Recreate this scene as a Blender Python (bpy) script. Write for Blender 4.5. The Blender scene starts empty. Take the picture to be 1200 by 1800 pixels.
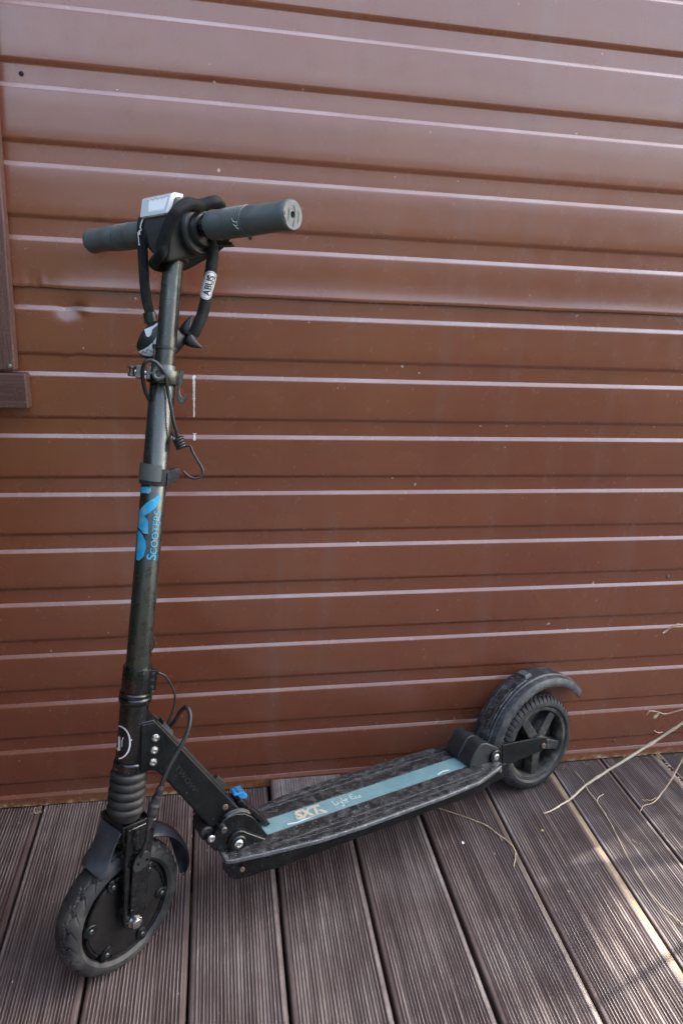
import bpy, bmesh, math, random
from mathutils import Matrix, Vector, noise
from mathutils.bvhtree import BVHTree
R_ = math.radians
scene = bpy.context.scene
col = scene.collection

# ------------------------------------------------------------------ camera
F_PX, YAW, PITCH, ROLL, CAM_H, CAM_D = 1188.6, 0.18616, -0.30534, 0.04426, 0.98477, 1.1837
fwd = Vector((math.sin(YAW)*math.cos(PITCH), math.cos(YAW)*math.cos(PITCH), math.sin(PITCH)))
_r = fwd.cross(Vector((0, 0, 1))).normalized(); _u = _r.cross(fwd)
RIGHT = _r*math.cos(ROLL) + _u*math.sin(ROLL)
UP = _u*math.cos(ROLL) - _r*math.sin(ROLL)
CAM = Vector((0, -CAM_D, CAM_H))
cd = bpy.data.cameras.new('camera'); cam = bpy.data.objects.new('camera', cd); col.objects.link(cam)
cam.matrix_world = Matrix(((RIGHT.x, UP.x, -fwd.x, CAM.x), (RIGHT.y, UP.y, -fwd.y, CAM.y), (RIGHT.z, UP.z, -fwd.z, CAM.z), (0, 0, 0, 1)))
cd.sensor_fit = 'VERTICAL'; cd.sensor_height = 36; cd.sensor_width = 24; cd.lens = F_PX/1800*36
cd.clip_start = 0.02; cd.clip_end = 3000
scene.camera = cam

# ------------------------------------------------------------------ sky and sun
SUN_AZ, SUN_EL = 20.0, 38.0          # degrees from +x towards +y, and above the horizon
sun_dir = Vector((math.cos(R_(SUN_EL))*math.cos(R_(SUN_AZ)), math.cos(R_(SUN_EL))*math.sin(R_(SUN_AZ)), math.sin(R_(SUN_EL))))
world = bpy.data.worlds.new('World'); scene.world = world; world.use_nodes = True
wn = world.node_tree.nodes; wl = world.node_tree.links
sky = wn.new('ShaderNodeTexSky'); sky.sky_type = 'NISHITA'; sky.sun_disc = False
sky.sun_elevation = R_(SUN_EL); sky.sun_rotation = R_(90 - SUN_AZ)
sky.air_density = 1.0; sky.dust_density = 4.0; sky.ozone_density = 1.0
wn['Background'].inputs['Strength'].default_value = 0.15
hsv = wn.new('ShaderNodeHueSaturation'); hsv.inputs['Saturation'].default_value = .75      # hazy, milky sky
wl.new(sky.outputs[0], hsv.inputs['Color']); wl.new(hsv.outputs[0], wn['Background'].inputs[0])
sl = bpy.data.lights.new('sun', 'SUN'); sl.energy = 2.6; sl.angle = R_(0.55); sl.color = (1.0, 0.94, 0.86)
so = bpy.data.objects.new('sun', sl); col.objects.link(so)
so.rotation_euler = sun_dir.to_track_quat('Z', 'Y').to_euler()
scene.view_settings.view_transform = 'Standard'; scene.view_settings.look = 'None'
scene.view_settings.gamma = 1.0; scene.view_settings.use_curve_mapping = False
scene.view_settings.exposure = 2.74

# ------------------------------------------------------------------ helpers
def px_ray(x, y):
    return (RIGHT*((x-600)/F_PX) - UP*((y-900)/F_PX) + fwd).normalized()
def on_z(x, y, z=0.0):
    d = px_ray(x, y); return CAM + d*((z-CAM.z)/d.z)
def on_y(x, y, yy=0.0):
    d = px_ray(x, y); return CAM + d*((yy-CAM.y)/d.y)

class MB:
    def __init__(s): s.v = []; s.f = []
    def add(s, vs, fs):
        o = len(s.v); s.v += [tuple(p) for p in vs]; s.f += [tuple(i+o for i in f) for f in fs]; return s
    def box(s, x0, x1, y0, y1, z0, z1, M=None):
        vs = [Vector(p) for p in ((x0,y0,z0),(x1,y0,z0),(x1,y1,z0),(x0,y1,z0),(x0,y0,z1),(x1,y0,z1),(x1,y1,z1),(x0,y1,z1))]
        if M: vs = [M @ p for p in vs]
        return s.add(vs, [(0,3,2,1),(4,5,6,7),(0,1,5,4),(1,2,6,5),(2,3,7,6),(3,0,4,7)])
    def prism(s, poly, a0, a1, axis='y'):
        n = len(poly)
        def P(p, a):
            return {'y': (p[0], a, p[1]), 'z': (p[0], p[1], a), 'x': (a, p[0], p[1])}[axis]
        vs = [P(p, a0) for p in poly] + [P(p, a1) for p in poly]
        fs = [tuple(range(n))[::-1], tuple(range(n, 2*n))] + [(i, (i+1) % n, n+(i+1) % n, n+i) for i in range(n)]
        return s.add(vs, fs)
    def lathe(s, prof, axis='y', seg=48, c=(0,0,0), closed=False, disp=None):
        n = len(prof); vs = []; fs = []
        for i in range(seg):
            t = 2*math.pi*i/seg
            for j, (r, h) in enumerate(prof):
                if disp: r = r + disp(t, j, r, h)
                a, b = r*math.cos(t), r*math.sin(t)
                p = {'y': (a, h, b), 'z': (a, b, h), 'x': (h, a, b)}[axis]
                vs.append((p[0]+c[0], p[1]+c[1], p[2]+c[2]))
        m = n if closed else n-1
        for i in range(seg):
            k = (i+1) % seg
            for j in range(m):
                l = (j+1) % n
                fs.append((i*n+j, k*n+j, k*n+l, i*n+l))
        if not closed:
            if prof[0][0] > 1e-6: fs.append(tuple(i*n for i in range(seg)))
            if prof[-1][0] > 1e-6: fs.append(tuple(i*n+n-1 for i in range(seg))[::-1])
        return s.add(vs, fs)
    def cyl(s, c, r, h, axis='y', seg=24, ch=None):
        ch = min(r, h)*.18 if ch is None else ch
        return s.lathe([(r-ch, -h/2), (r, -h/2+ch), (r, h/2-ch), (r-ch, h/2)], axis, seg, c)
    def tube(s, pts, rad, seg=10, cap=True, squash=None, res=0):
        pts = [Vector(p) for p in pts]
        if res: pts, rad = smooth_path(pts, rad, res)
        n = len(pts); rads = rad if isinstance(rad, (list, tuple)) else [rad]*n
        vs = []; fs = []; prev = None
        for i, p in enumerate(pts):
            t = (pts[min(i+1, n-1)] - pts[max(i-1, 0)]).normalized()
            if prev is None:
                a = t.orthogonal().normalized()
            else:
                a = (prev - t*prev.dot(t)).normalized()
            prev = a; b = t.cross(a)
            for k in range(seg):
                th = 2*math.pi*k/seg
                q = squash(i, th) if squash else 1.0
                vs.append(p + (a*math.cos(th) + b*math.sin(th))*rads[i]*q)
        for i in range(n-1):
            for k in range(seg):
                l = (k+1) % seg
                fs.append((i*seg+k, i*seg+l, (i+1)*seg+l, (i+1)*seg+k))
        if cap:
            fs.append(tuple(range(seg))[::-1]); fs.append(tuple(range((n-1)*seg, n*seg)))
        return s.add(vs, fs)
    def hull(s, pts):
        bm = bmesh.new()
        for p in pts: bm.verts.new(p)
        r = bmesh.ops.convex_hull(bm, input=bm.verts)
        bmesh.ops.delete(bm, geom=[g for g in r['geom_interior'] if isinstance(g, bmesh.types.BMVert)], context='VERTS')
        bmesh.ops.dissolve_limit(bm, angle_limit=R_(3), verts=bm.verts, edges=bm.edges)
        bm.verts.ensure_lookup_table(); bm.verts.index_update()
        s.add([v.co[:] for v in bm.verts], [tuple(v.index for v in f.verts) for f in bm.faces]); bm.free(); return s
    def build(s, name, mat, parent=None, M=None, sharp=35, bevel=0, bseg=2, recalc=True):
        me = bpy.data.meshes.new(name); me.from_pydata(s.v, [], s.f)
        bm = bmesh.new(); bm.from_mesh(me)
        if recalc: bmesh.ops.recalc_face_normals(bm, faces=bm.faces)
        for f in bm.faces: f.smooth = True
        ca = math.cos(R_(sharp))
        for e in bm.edges:
            if len(e.link_faces) == 2 and e.link_faces[0].normal.dot(e.link_faces[1].normal) < ca: e.smooth = False
        bm.to_mesh(me); bm.free()
        me.materials.append(MAT[mat] if isinstance(mat, str) else mat)
        return link(name, me, parent, M, bevel, bseg)

def link(name, me, parent=None, M=None, bevel=0, bseg=2):
    o = bpy.data.objects.new(name, me); col.objects.link(o)
    M = M or Matrix.Identity(4)
    if parent is not None:
        o.parent = parent; o.matrix_basis = WM[parent.name].inverted() @ M
    else:
        o.matrix_basis = M
    WM[o.name] = M
    if bevel:
        b = o.modifiers.new('bevel', 'BEVEL'); b.width = bevel; b.segments = bseg; b.limit_method = 'ANGLE'; b.angle_limit = R_(35); b.harden_normals = True
    return o
WM = {}
def smooth_path(pts, rad, res):
    n = len(pts); out = []; ro = []
    rads = rad if isinstance(rad, (list, tuple)) else [rad]*n
    for i in range(n-1):
        p0, p1, p2, p3 = pts[max(i-1,0)], pts[i], pts[i+1], pts[min(i+2,n-1)]
        for k in range(res):
            t = k/res
            out.append(0.5*((2*p1) + (p2-p0)*t + (2*p0-5*p1+4*p2-p3)*t*t + (3*p1-p0-3*p2+p3)*t**3)); ro.append(rads[i]*(1-t)+rads[i+1]*t)
    out.append(pts[-1]); ro.append(rads[-1]); return out, ro
def tag(o, label=None, cat=None, group=None, kind=None):
    for k, v in (('label', label), ('category', cat), ('group', group), ('kind', kind)):
        if v: o[k] = v
    return o
def empty(name, loc=(0,0,0)):
    o = bpy.data.objects.new(name, None); o.empty_display_size = .05; col.objects.link(o)
    M = Matrix.Translation(Vector(loc)); o.matrix_basis = M; WM[o.name] = M; return o
def bvh_of(o):
    me = o.data; M = WM[o.name]
    return BVHTree.FromPolygons([M @ v.co for v in me.vertices], [tuple(p.vertices) for p in me.polygons])
def project(me2d, bvh, off):
    """throws a flat drawing (photo coordinates) onto a surface along the sight lines; the result lies on that surface"""
    for v in me2d.verts:
        d = px_ray(v.co.x, v.co.y); h, n, i, dist = bvh.ray_cast(CAM, d)
        if h is None:
            v.tag = True; v.co = Vector((0, 0, -99)); continue
        if n.dot(d) > 0: n = -n
        v.co = h + n*off
    bmesh.ops.delete(me2d, geom=[v for v in me2d.verts if v.co.z < -50], context='VERTS')
def decal(name, polys, bvh, mat, parent, off=.0005, cuts=3):
    bm = bmesh.new()
    for poly in polys:
        vs = [bm.verts.new((p[0], p[1], 0)) for p in poly]
        bm.faces.new(vs)
    bmesh.ops.triangulate(bm, faces=bm.faces)
    if cuts: bmesh.ops.subdivide_edges(bm, edges=bm.edges, cuts=cuts, use_grid_fill=True)
    project(bm, bvh, off)
    me = bpy.data.meshes.new(name); bm.to_mesh(me); bm.free(); me.materials.append(MAT[mat])
    return link(name, me, parent)
def stroke_polys(lines, w):
    out = []
    for L in lines:
        P = [Vector((p[0], p[1])) for p in L]
        for a, b in zip(P[:-1], P[1:]):
            d = (b-a)
            if d.length < 1e-6: continue
            d = d.normalized(); n = Vector((-d.y, d.x))*w/2; e = d*w*.35
            out.append([a-n-e, b-n+e, b+n+e, a+n-e])
    return out
def text_decal(name, txt, origin, xdir, height, bvh, mat, parent, off=.0006, ysx=1.0, shear=0, space=1.0, bold=0.):
    cu = bpy.data.curves.new('t', 'FONT'); cu.body = txt; cu.size = 1.0; cu.space_character = space; cu.shear = shear; cu.offset = bold
    o = bpy.data.objects.new('t', cu); col.objects.link(o)
    dg = bpy.context.evaluated_depsgraph_get(); me0 = bpy.data.meshes.new_from_object(o.evaluated_get(dg))
    bpy.data.objects.remove(o); bpy.data.curves.remove(cu)
    bm = bmesh.new(); bm.from_mesh(me0); bpy.data.meshes.remove(me0)
    bmesh.ops.triangulate(bm, faces=bm.faces)
    bmesh.ops.subdivide_edges(bm, edges=bm.edges, cuts=1, use_grid_fill=True)
    X = Vector(xdir).normalized(); Y = Vector((X.y, -X.x))
    for v in bm.verts:
        p = Vector(origin) + X*(v.co.x*height*ysx*1.4) + Y*(v.co.y*height*1.4)
        v.co = (p.x, p.y, 0)
    project(bm, bvh, off)
    me = bpy.data.meshes.new(name); bm.to_mesh(me); bm.free(); me.materials.append(MAT[mat])
    return link(name, me, parent)

# ------------------------------------------------------------------ materials
MAT = {}
class NT:
    def __init__(s, name):
        m = bpy.data.materials.new(name); m.use_nodes = True; s.m = m; s.t = m.node_tree; s.b = s.t.nodes['Principled BSDF']; MAT[name] = m
        s.co = s.t.nodes.new('ShaderNodeTexCoord').outputs['Object']
    def map(s, scale, loc=(0,0,0), rot=(0,0,0), co=None):
        n = s.t.nodes.new('ShaderNodeMapping'); n.inputs['Scale'].default_value = scale if isinstance(scale, tuple) else (scale,)*3
        n.inputs['Location'].default_value = loc; n.inputs['Rotation'].default_value = rot
        s.t.links.new(co or s.co, n.inputs[0]); return n.outputs[0]
    def noise(s, scale, detail=4, rough=.55, co=None, dist=0):
        n = s.t.nodes.new('ShaderNodeTexNoise'); n.inputs['Scale'].default_value = scale; n.inputs['Detail'].default_value = detail
        n.inputs['Roughness'].default_value = rough; n.inputs['Distortion'].default_value = dist
        s.t.links.new(co or s.co, n.inputs['Vector']); return n.outputs['Fac']
    def ramp(s, f, a, b, lo=0., hi=1.):
        n = s.t.nodes.new('ShaderNodeMapRange'); n.clamp = True
        n.inputs[1].default_value = a; n.inputs[2].default_value = b; n.inputs[3].default_value = lo; n.inputs[4].default_value = hi
        s.t.links.new(f, n.inputs[0]); return n.outputs[0]
    def mix(s, f, a, b):
        n = s.t.nodes.new('ShaderNodeMix'); n.data_type = 'RGBA'
        for i, v in ((0, f), (6, a), (7, b)):
            if isinstance(v, (int, float)): n.inputs[i].default_value = v
            elif isinstance(v, tuple): n.inputs[i].default_value = (*v[:3], 1)
            else: s.t.links.new(v, n.inputs[i])
        return n.outputs[2]
    def math(s, op, a, b):
        n = s.t.nodes.new('ShaderNodeMath'); n.operation = op
        for i, v in enumerate((a, b)):
            if isinstance(v, (int, float)): n.inputs[i].default_value = v
            else: s.t.links.new(v, n.inputs[i])
        return n.outputs[0]
    def sep(s, co=None):
        n = s.t.nodes.new('ShaderNodeSeparateXYZ'); s.t.links.new(co or s.co, n.inputs[0]); return n.outputs
    def rand(s): return s.t.nodes.new('ShaderNodeObjectInfo').outputs['Random']
    def bump(s, h, strength, dist=.001):
        n = s.t.nodes.new('ShaderNodeBump'); n.inputs['Strength'].default_value = strength; n.inputs['Distance'].default_value = dist
        s.t.links.new(h, n.inputs['Height']); s.t.links.new(n.outputs[0], s.b.inputs['Normal'])
    def set(s, **k):
        names = {'base': 'Base Color', 'rough': 'Roughness', 'metal': 'Metallic', 'spec': 'Specular IOR Level', 'coat': 'Coat Weight', 'coatr': 'Coat Roughness', 'trans': 'Transmission Weight', 'sheen': 'Sheen Weight'}
        for a, v in k.items():
            i = s.b.inputs[names[a]]
            if isinstance(v, (int, float)): i.default_value = v
            elif isinstance(v, tuple): i.default_value = (*v[:3], 1)
            else: s.t.links.new(v, i)
        return s

def worn(name, base, rough, metal=0., dust=(.11,.105,.095), dustamt=.35, dscale=45, specks=.6, spec=.5, bump=0.0, bscale=500, coat=0., spth=.70):
    n = NT(name)
    d = n.math('MULTIPLY', n.ramp(n.noise(dscale, 7, .65), .46, .72), dustamt)
    c = n.mix(d, base, dust)
    if specks:
        sp = n.math('MULTIPLY', n.ramp(n.noise(420, 3, .5), spth, spth+.04), specks)
        sc = n.math('MULTIPLY', n.ramp(n.noise(1, 4, .6, co=n.map((900, 60, 260), rot=(.3,.5,.9))), .69, .73), specks*.6)
        c = n.mix(n.math('MAXIMUM', sp, sc), c, (.42,.42,.40))
    rr = n.ramp(n.noise(dscale*1.7, 5), .3, .75, rough-.06, min(1, rough+.18))
    n.set(base=c, rough=rr, metal=metal, spec=spec, coat=coat)
    if bump: n.bump(n.noise(bscale, 4), bump, .0006)
    return n
worn('black_paint', (.0035,.004,.0045), .22, dust=(.03,.032,.033), dustamt=.22, coat=.15)
worn('black_frame', (.0035,.0046,.005), .34, dust=(.026,.030,.030), dustamt=.28, bump=.05, spec=.32)
worn('stem_tube', (.085,.089,.081), .26, metal=.85, dust=(.12,.12,.11), dustamt=.25, specks=.35)
worn('grey_metal', (.11,.115,.11), .38, metal=.8, dust=(.2,.2,.18), dustamt=.3, specks=.3)
worn('dark_plastic', (.016,.018,.019), .40, dust=(.07,.075,.075), dustamt=.32, specks=.25, bump=.08, bscale=900)
worn('fender_plastic', (.022,.026,.034), .40, dust=(.09,.095,.10), dustamt=.4, specks=.5, bump=.06, bscale=300)
worn('mudguard_dusty', (.022,.025,.028), .40, dust=(.13,.135,.135), dustamt=.6, specks=.6, spth=.66, bump=.06, bscale=300)
worn('grip_rubber', (.070,.083,.080), .46, dust=(.14,.155,.15), dustamt=.35, specks=.12, bump=.15, bscale=1400)
worn('bellows_rubber', (.016,.0155,.015), .55, dust=(.055,.048,.042), dustamt=.5, specks=.1)
worn('tyre_rubber', (.0125,.013,.0145), .60, dust=(.105,.098,.086), dustamt=.65, dscale=22, specks=.06, bump=.2, bscale=700)
worn('rim_dusty', (.016,.016,.016), .5, dust=(.17,.15,.12), dustamt=.75, dscale=38, specks=.3)
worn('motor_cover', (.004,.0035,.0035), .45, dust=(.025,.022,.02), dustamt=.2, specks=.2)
worn('deck_black', (.008,.009,.010), .42, dust=(.15,.15,.145), dustamt=.65, dscale=75, spth=.645, specks=.8, bump=.35, bscale=620)
worn('deck_edge', (.10,.105,.112), .42, metal=.4, dust=(.30,.30,.30), dustamt=.55, dscale=60, specks=1.0, spth=.64)
worn('cable_rubber', (.014,.016,.018), .36, dust=(.07,.07,.068), dustamt=.3, specks=.15)
worn('connector', (.014,.015,.016), .5, dust=(.09,.09,.085), dustamt=.4, specks=.3)
worn('scuff', (.20,.13,.10), .5, dust=(.12,.06,.04), dustamt=.8, dscale=300, specks=0)
worn('emboss_grey', (.020,.024,.024), .4, dust=(.05,.05,.05), dustamt=.4, specks=.4)
worn('steel', (.62,.61,.58), .24, metal=1.0, dust=(.25,.22,.18), dustamt=.35, dscale=120, specks=0)
worn('rusty_screw', (.16,.12,.09), .55, metal=.6, dust=(.10,.05,.03), dustamt=.7, dscale=200, specks=0)
worn('blue_plastic', (.010,.17,.40), .38, dust=(.25,.33,.38), dustamt=.25, specks=.3)
worn('tape_grey', (.085,.09,.088), .45, dust=(.14,.14,.135), dustamt=.4, specks=.5)
worn('strap_fabric', (.012,.012,.014), .9, dust=(.10,.10,.10), dustamt=.5, dscale=300, specks=.3, bump=.8, bscale=900)
worn('shark_black', (.010,.011,.012), .36, dust=(.04,.04,.04), dustamt=.25, specks=.15)
worn('white_print', (.66,.67,.66), .5, dust=(.45,.45,.44), dustamt=.3, dscale=150, specks=0)
worn('black_print', (.01,.01,.01), .5, dust=(.1,.1,.1), dustamt=.3, specks=0)
worn('cream_print', (.52,.46,.36), .6, dust=(.25,.30,.30), dustamt=.6, dscale=160, specks=0)
worn('bird_white', (.62,.62,.60), .8, dust=(.30,.24,.20), dustamt=.8, dscale=260, specks=0)
worn('dry_stem', (.42,.32,.20), .7, dust=(.22,.15,.09), dustamt=.6, dscale=60, specks=0, bump=.3, bscale=300)
worn('pale_stem', (.55,.46,.33), .65, dust=(.32,.24,.15), dustamt=.5, dscale=60, specks=0)
worn('dry_leaf', (.36,.27,.17), .8, dust=(.2,.13,.08), dustamt=.6, dscale=90, specks=0)
worn('batten_wood', (.33,.25,.16), .7, dust=(.16,.11,.07), dustamt=.7, dscale=30, specks=0, bump=.3, bscale=120)
# worn blue print on the stem
n = NT('blue_print')
f = n.ramp(n.noise(70, 8, .75), .50, .60)
n.set(base=n.mix(f, (.016,.31,.56), (.17,.36,.44)), rough=.45)
n = NT('deck_stripe')
f = n.ramp(n.noise(28, 7, .6), .42, .72)
c = n.mix(f, (.125,.245,.265), (.19,.30,.31)); c = n.mix(n.ramp(n.noise(170, 5, .6), .62, .70), c, (.05,.08,.09))
c = n.mix(n.ramp(n.noise(14, 5, .6, co=n.map(1, loc=(3,1,2))), .60, .75, 0, .5), c, (.30,.33,.30))
n.set(base=c, rough=.55)
# lock sleeve: woven cord
n = NT('sleeve_fabric')
w = n.t.nodes.new('ShaderNodeTexChecker'); w.inputs['Scale'].default_value = 900
n.t.links.new(n.map(1, rot=(.5,.3,.8)), w.inputs[0])
d = n.ramp(n.noise(50, 6, .6), .5, .75, 0, .6)
n.set(base=n.mix(d, (.008,.009,.010), (.055,.053,.048)), rough=.8, spec=.3)
n.bump(w.outputs['Fac'], .5, .0005)
# head lamp lens
n = NT('lamp_lens'); n.set(base=(.50,.52,.53), rough=.16, spec=.7, coat=.5); n.bump(n.noise(500, 2), .3, .0008)
n = NT('lamp_inner'); n.set(base=(.9,.9,.9), rough=.3, metal=.2)
n = NT('lamp_white'); n.set(base=(.85,.86,.86), rough=.25, spec=.6)
n = NT('lamp_led'); n.set(base=(.45,.46,.45), rough=.3)
n = NT('hole_dark'); n.set(base=(.004,.004,.004), rough=.9)
n = NT('window_glass'); n.set(base=(.012,.014,.015), rough=.04, spec=.8)

# painted sheet steel of the wall
n = NT('wall_paint')
WL = n.t.nodes.new('ShaderNodeNewGeometry').outputs['Position']
big = n.noise(2.2, 4, .55, co=WL); mid = n.noise(9, 6, .6, co=n.map((1,1,2.2), co=WL))
c = n.mix(n.ramp(big, .35, .68), (.146,.037,.0165), (.186,.057,.0225))
c = n.mix(n.ramp(mid, .52, .75, 0, .55), c, (.150,.056,.030))
c = n.mix(n.ramp(n.noise(5, 7, .65, co=n.map((1.0,1,3), loc=(4,2,7), co=WL)), .58, .76, 0, .5), c, (.215,.076,.026))
fine = n.noise(900, 3, .6, co=WL)
c = n.mix(n.ramp(fine, .35, .75, 0, .18), c, (.20,.12,.10))
speck = n.ramp(n.noise(95, 2, .4, co=WL), .765, .785, 0, .7)
c = n.mix(speck, c, (.52,.46,.42))
streak = n.ramp(n.noise(1, 6, .65, co=n.map((16, 1, 1.2), co=WL)), .54, .72, 0, .34)
c = n.mix(streak, c, (.17,.10,.08))
X, Y, Z = n.sep(WL)
rz = n.math('ADD', Z, n.math('MULTIPLY', n.noise(22, 6, .65, co=WL), -.035))
rust = n.ramp(rz, .004, -.010)
c = n.mix(n.math('MULTIPLY', rust, n.ramp(n.noise(60, 5, .6, co=WL), .35, .62)), c, (.26,.115,.045))
pale = n.math('MULTIPLY', n.ramp(rz, -.007, -.014), n.ramp(n.noise(48, 5, .6, co=n.map(1, loc=(8,1,3), co=WL)), .47, .58))
c = n.mix(pale, c, (.50,.36,.22))
mud = n.math('MULTIPLY', n.ramp(Z, .10, .0), n.ramp(n.noise(11, 6, .7, co=n.map((1,1,2.5), co=WL)), .48, .7, 0, .55))
c = n.mix(mud, c, (.15,.085,.055))
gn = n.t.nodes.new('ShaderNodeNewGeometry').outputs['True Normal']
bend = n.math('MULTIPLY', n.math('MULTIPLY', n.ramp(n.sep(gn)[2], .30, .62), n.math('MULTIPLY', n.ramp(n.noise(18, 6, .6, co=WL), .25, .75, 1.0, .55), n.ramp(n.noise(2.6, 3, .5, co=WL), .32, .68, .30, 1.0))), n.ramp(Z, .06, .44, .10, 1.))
c = n.mix(bend, c, (.40,.335,.33))     # sky highlight painted into the colour of the upward folds, weaker near the ground
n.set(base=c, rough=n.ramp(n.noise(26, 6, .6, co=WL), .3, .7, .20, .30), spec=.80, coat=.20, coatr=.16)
n.bump(n.math('ADD', n.math('MULTIPLY', fine, .3), n.math('MULTIPLY', n.noise(160, 3, co=WL), .5)), .10, .0006)

# stained wooden trim
n = NT('trim_wood')
g = n.noise(1, 6, .6, co=n.map((260, 260, 9))); fi = n.noise(300, 4, .6)
c = n.mix(n.ramp(g, .35, .7), (.070,.030,.021), (.125,.062,.045)); c = n.mix(n.ramp(fi, .58, .72, 0, .5), c, (.30,.23,.18))
n.set(base=c, rough=.62); n.bump(n.math('ADD', g, n.math('MULTIPLY', fi, .5)), .5, .0012)
n = NT('trim_wood_flat')
g = n.noise(1, 6, .6, co=n.map((9, 260, 260))); fi = n.noise(300, 4, .6)
c = n.mix(n.ramp(g, .35, .7), (.060,.025,.018), (.110,.053,.039)); c = n.mix(n.ramp(fi, .58, .72, 0, .5), c, (.27,.20,.16))
n.set(base=c, rough=.62); n.bump(n.math('ADD', g, n.math('MULTIPLY', fi, .5)), .5, .0012)

# ribbed decking
n = NT('deck_wood')
rd = n.rand()
off = n.t.nodes.new('ShaderNodeCombineXYZ'); n.t.links.new(n.math('MULTIPLY', rd, 37.), off.inputs[0]); n.t.links.new(n.math('MULTIPLY', rd, 61.), off.inputs[1])
va = n.t.nodes.new('ShaderNodeVectorMath'); n.t.links.new(n.co, va.inputs[0]); n.t.links.new(off.outputs[0], va.inputs[1]); co = va.outputs[0]
stk = n.noise(1, 5, .6, co=n.map((190, 7, 190), co=co)); stk2 = n.noise(1, 6, .65, co=n.map((420, 26, 420), co=co)); blot = n.noise(7, 5, .6, co=co)
c = n.mix(n.ramp(stk, .34, .68), (.050,.030,.0275), (.100,.066,.060))
c = n.mix(n.ramp(blot, .42, .72, 0, .65), c, (.105,.082,.076))
c = n.mix(n.ramp(rd, 0, 1, 0, .6), c, (.060,.033,.028)); c = n.mix(n.ramp(n.noise(2.3, 5, .6, co=n.map((1,.5,1), co=co)), .45, .70, 0, .55), c, (.125,.096,.084))
Xl, Yl, Zl = n.sep()
ridge = n.math('MULTIPLY', n.ramp(Zl, -.0006, .0), n.math('MULTIPLY', n.ramp(Xl, .0075, .0095, .12, 1.), n.ramp(Xl, .1425, .1400, .12, 1.)))
c = n.mix(n.math('MULTIPLY', ridge, n.ramp(n.noise(14, 6, .7, co=co), .36, .66, .18, .85)), c, (.255,.232,.222))
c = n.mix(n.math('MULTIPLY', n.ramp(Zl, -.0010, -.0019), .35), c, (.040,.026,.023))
nick = n.math('MULTIPLY', n.ramp(stk2, .70, .75), n.ramp(n.noise(10, 4, .6, co=n.map(1, loc=(5,5,5), co=co)), .45, .65))
c = n.mix(n.math('MULTIPLY', nick, .85), c, (.52,.46,.38))
c = n.mix(n.ramp(n.noise(1, 3, .5, co=n.map((190, 60, 190), co=co)), .735, .755, 0, .85), c, (.55,.50,.45))
n.set(base=c, rough=n.ramp(blot, .3, .7, .42, .62), spec=.5)
n.bump(n.math('ADD', stk2, n.math('MULTIPLY', n.noise(800, 3), .5)), .35, .0008)

n = NT('ground_soil')
c = n.mix(n.ramp(n.noise(3, 8, .65), .4, .6), (.05,.07,.025), (.11,.10,.06)); n.set(base=c, rough=.95)
def leaf_mat(name, a, b):
    n = NT(name); n.set(base=n.mix(n.ramp(n.noise(2.5, 3), .35, .65), a, b), rough=.55); return n
leaf_mat('leaf_green', (.045,.085,.020), (.075,.12,.035)); leaf_mat('hedge_green', (.030,.055,.018), (.055,.085,.028))
worn('bark', (.10,.075,.055), .85, dust=(.16,.13,.10), dustamt=.5, dscale=20, specks=0, bump=.8, bscale=40)

# ------------------------------------------------------------------ ground and decking
g = MB(); g.add([(-400,-400,-.16),(400,-400,-.16),(400,400,-.16),(-400,400,-.16)], [(0,1,2,3)])
tag(g.build('ground', 'ground_soil'), kind='structure')

gaps = {0:[(73,1427),(0,1667)], 1:[(152,1720),(140,1798)], 2:[(340,1463),(328,1800)], 3:[(472,1387),(487.5,1529),(510.4,1800)],
        4:[(623,1475),(675,1717),(698,1800)], 5:[(739.6,1429),(789.6,1571),(879,1798)], 6:[(852,1383),(950,1583),(1062,1798)],
        7:[(970,1360),(1205,1725)], 8:[(1058,1337),(1121,1421),(1200,1517)], 9:[(1154,1325),(1200,1379)]}
B, X0 = .150, -.35556
def gap_line(i):
    base = X0+i*B
    if i not in gaps or i in (1, 9): return (base, 0.0)
    P = [on_z(*p) for p in gaps[i]]; a, b = P[0], P[-1]
    m = max(-.035, min(.035, (b.x-a.x)/(b.y-a.y)))
    mx = sum(p.x for p in P)/len(P); my = sum(p.y for p in P)/len(P)
    return (mx-m*my, m)
GL = {i: gap_line(i) for i in range(-16, 30)}
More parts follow.
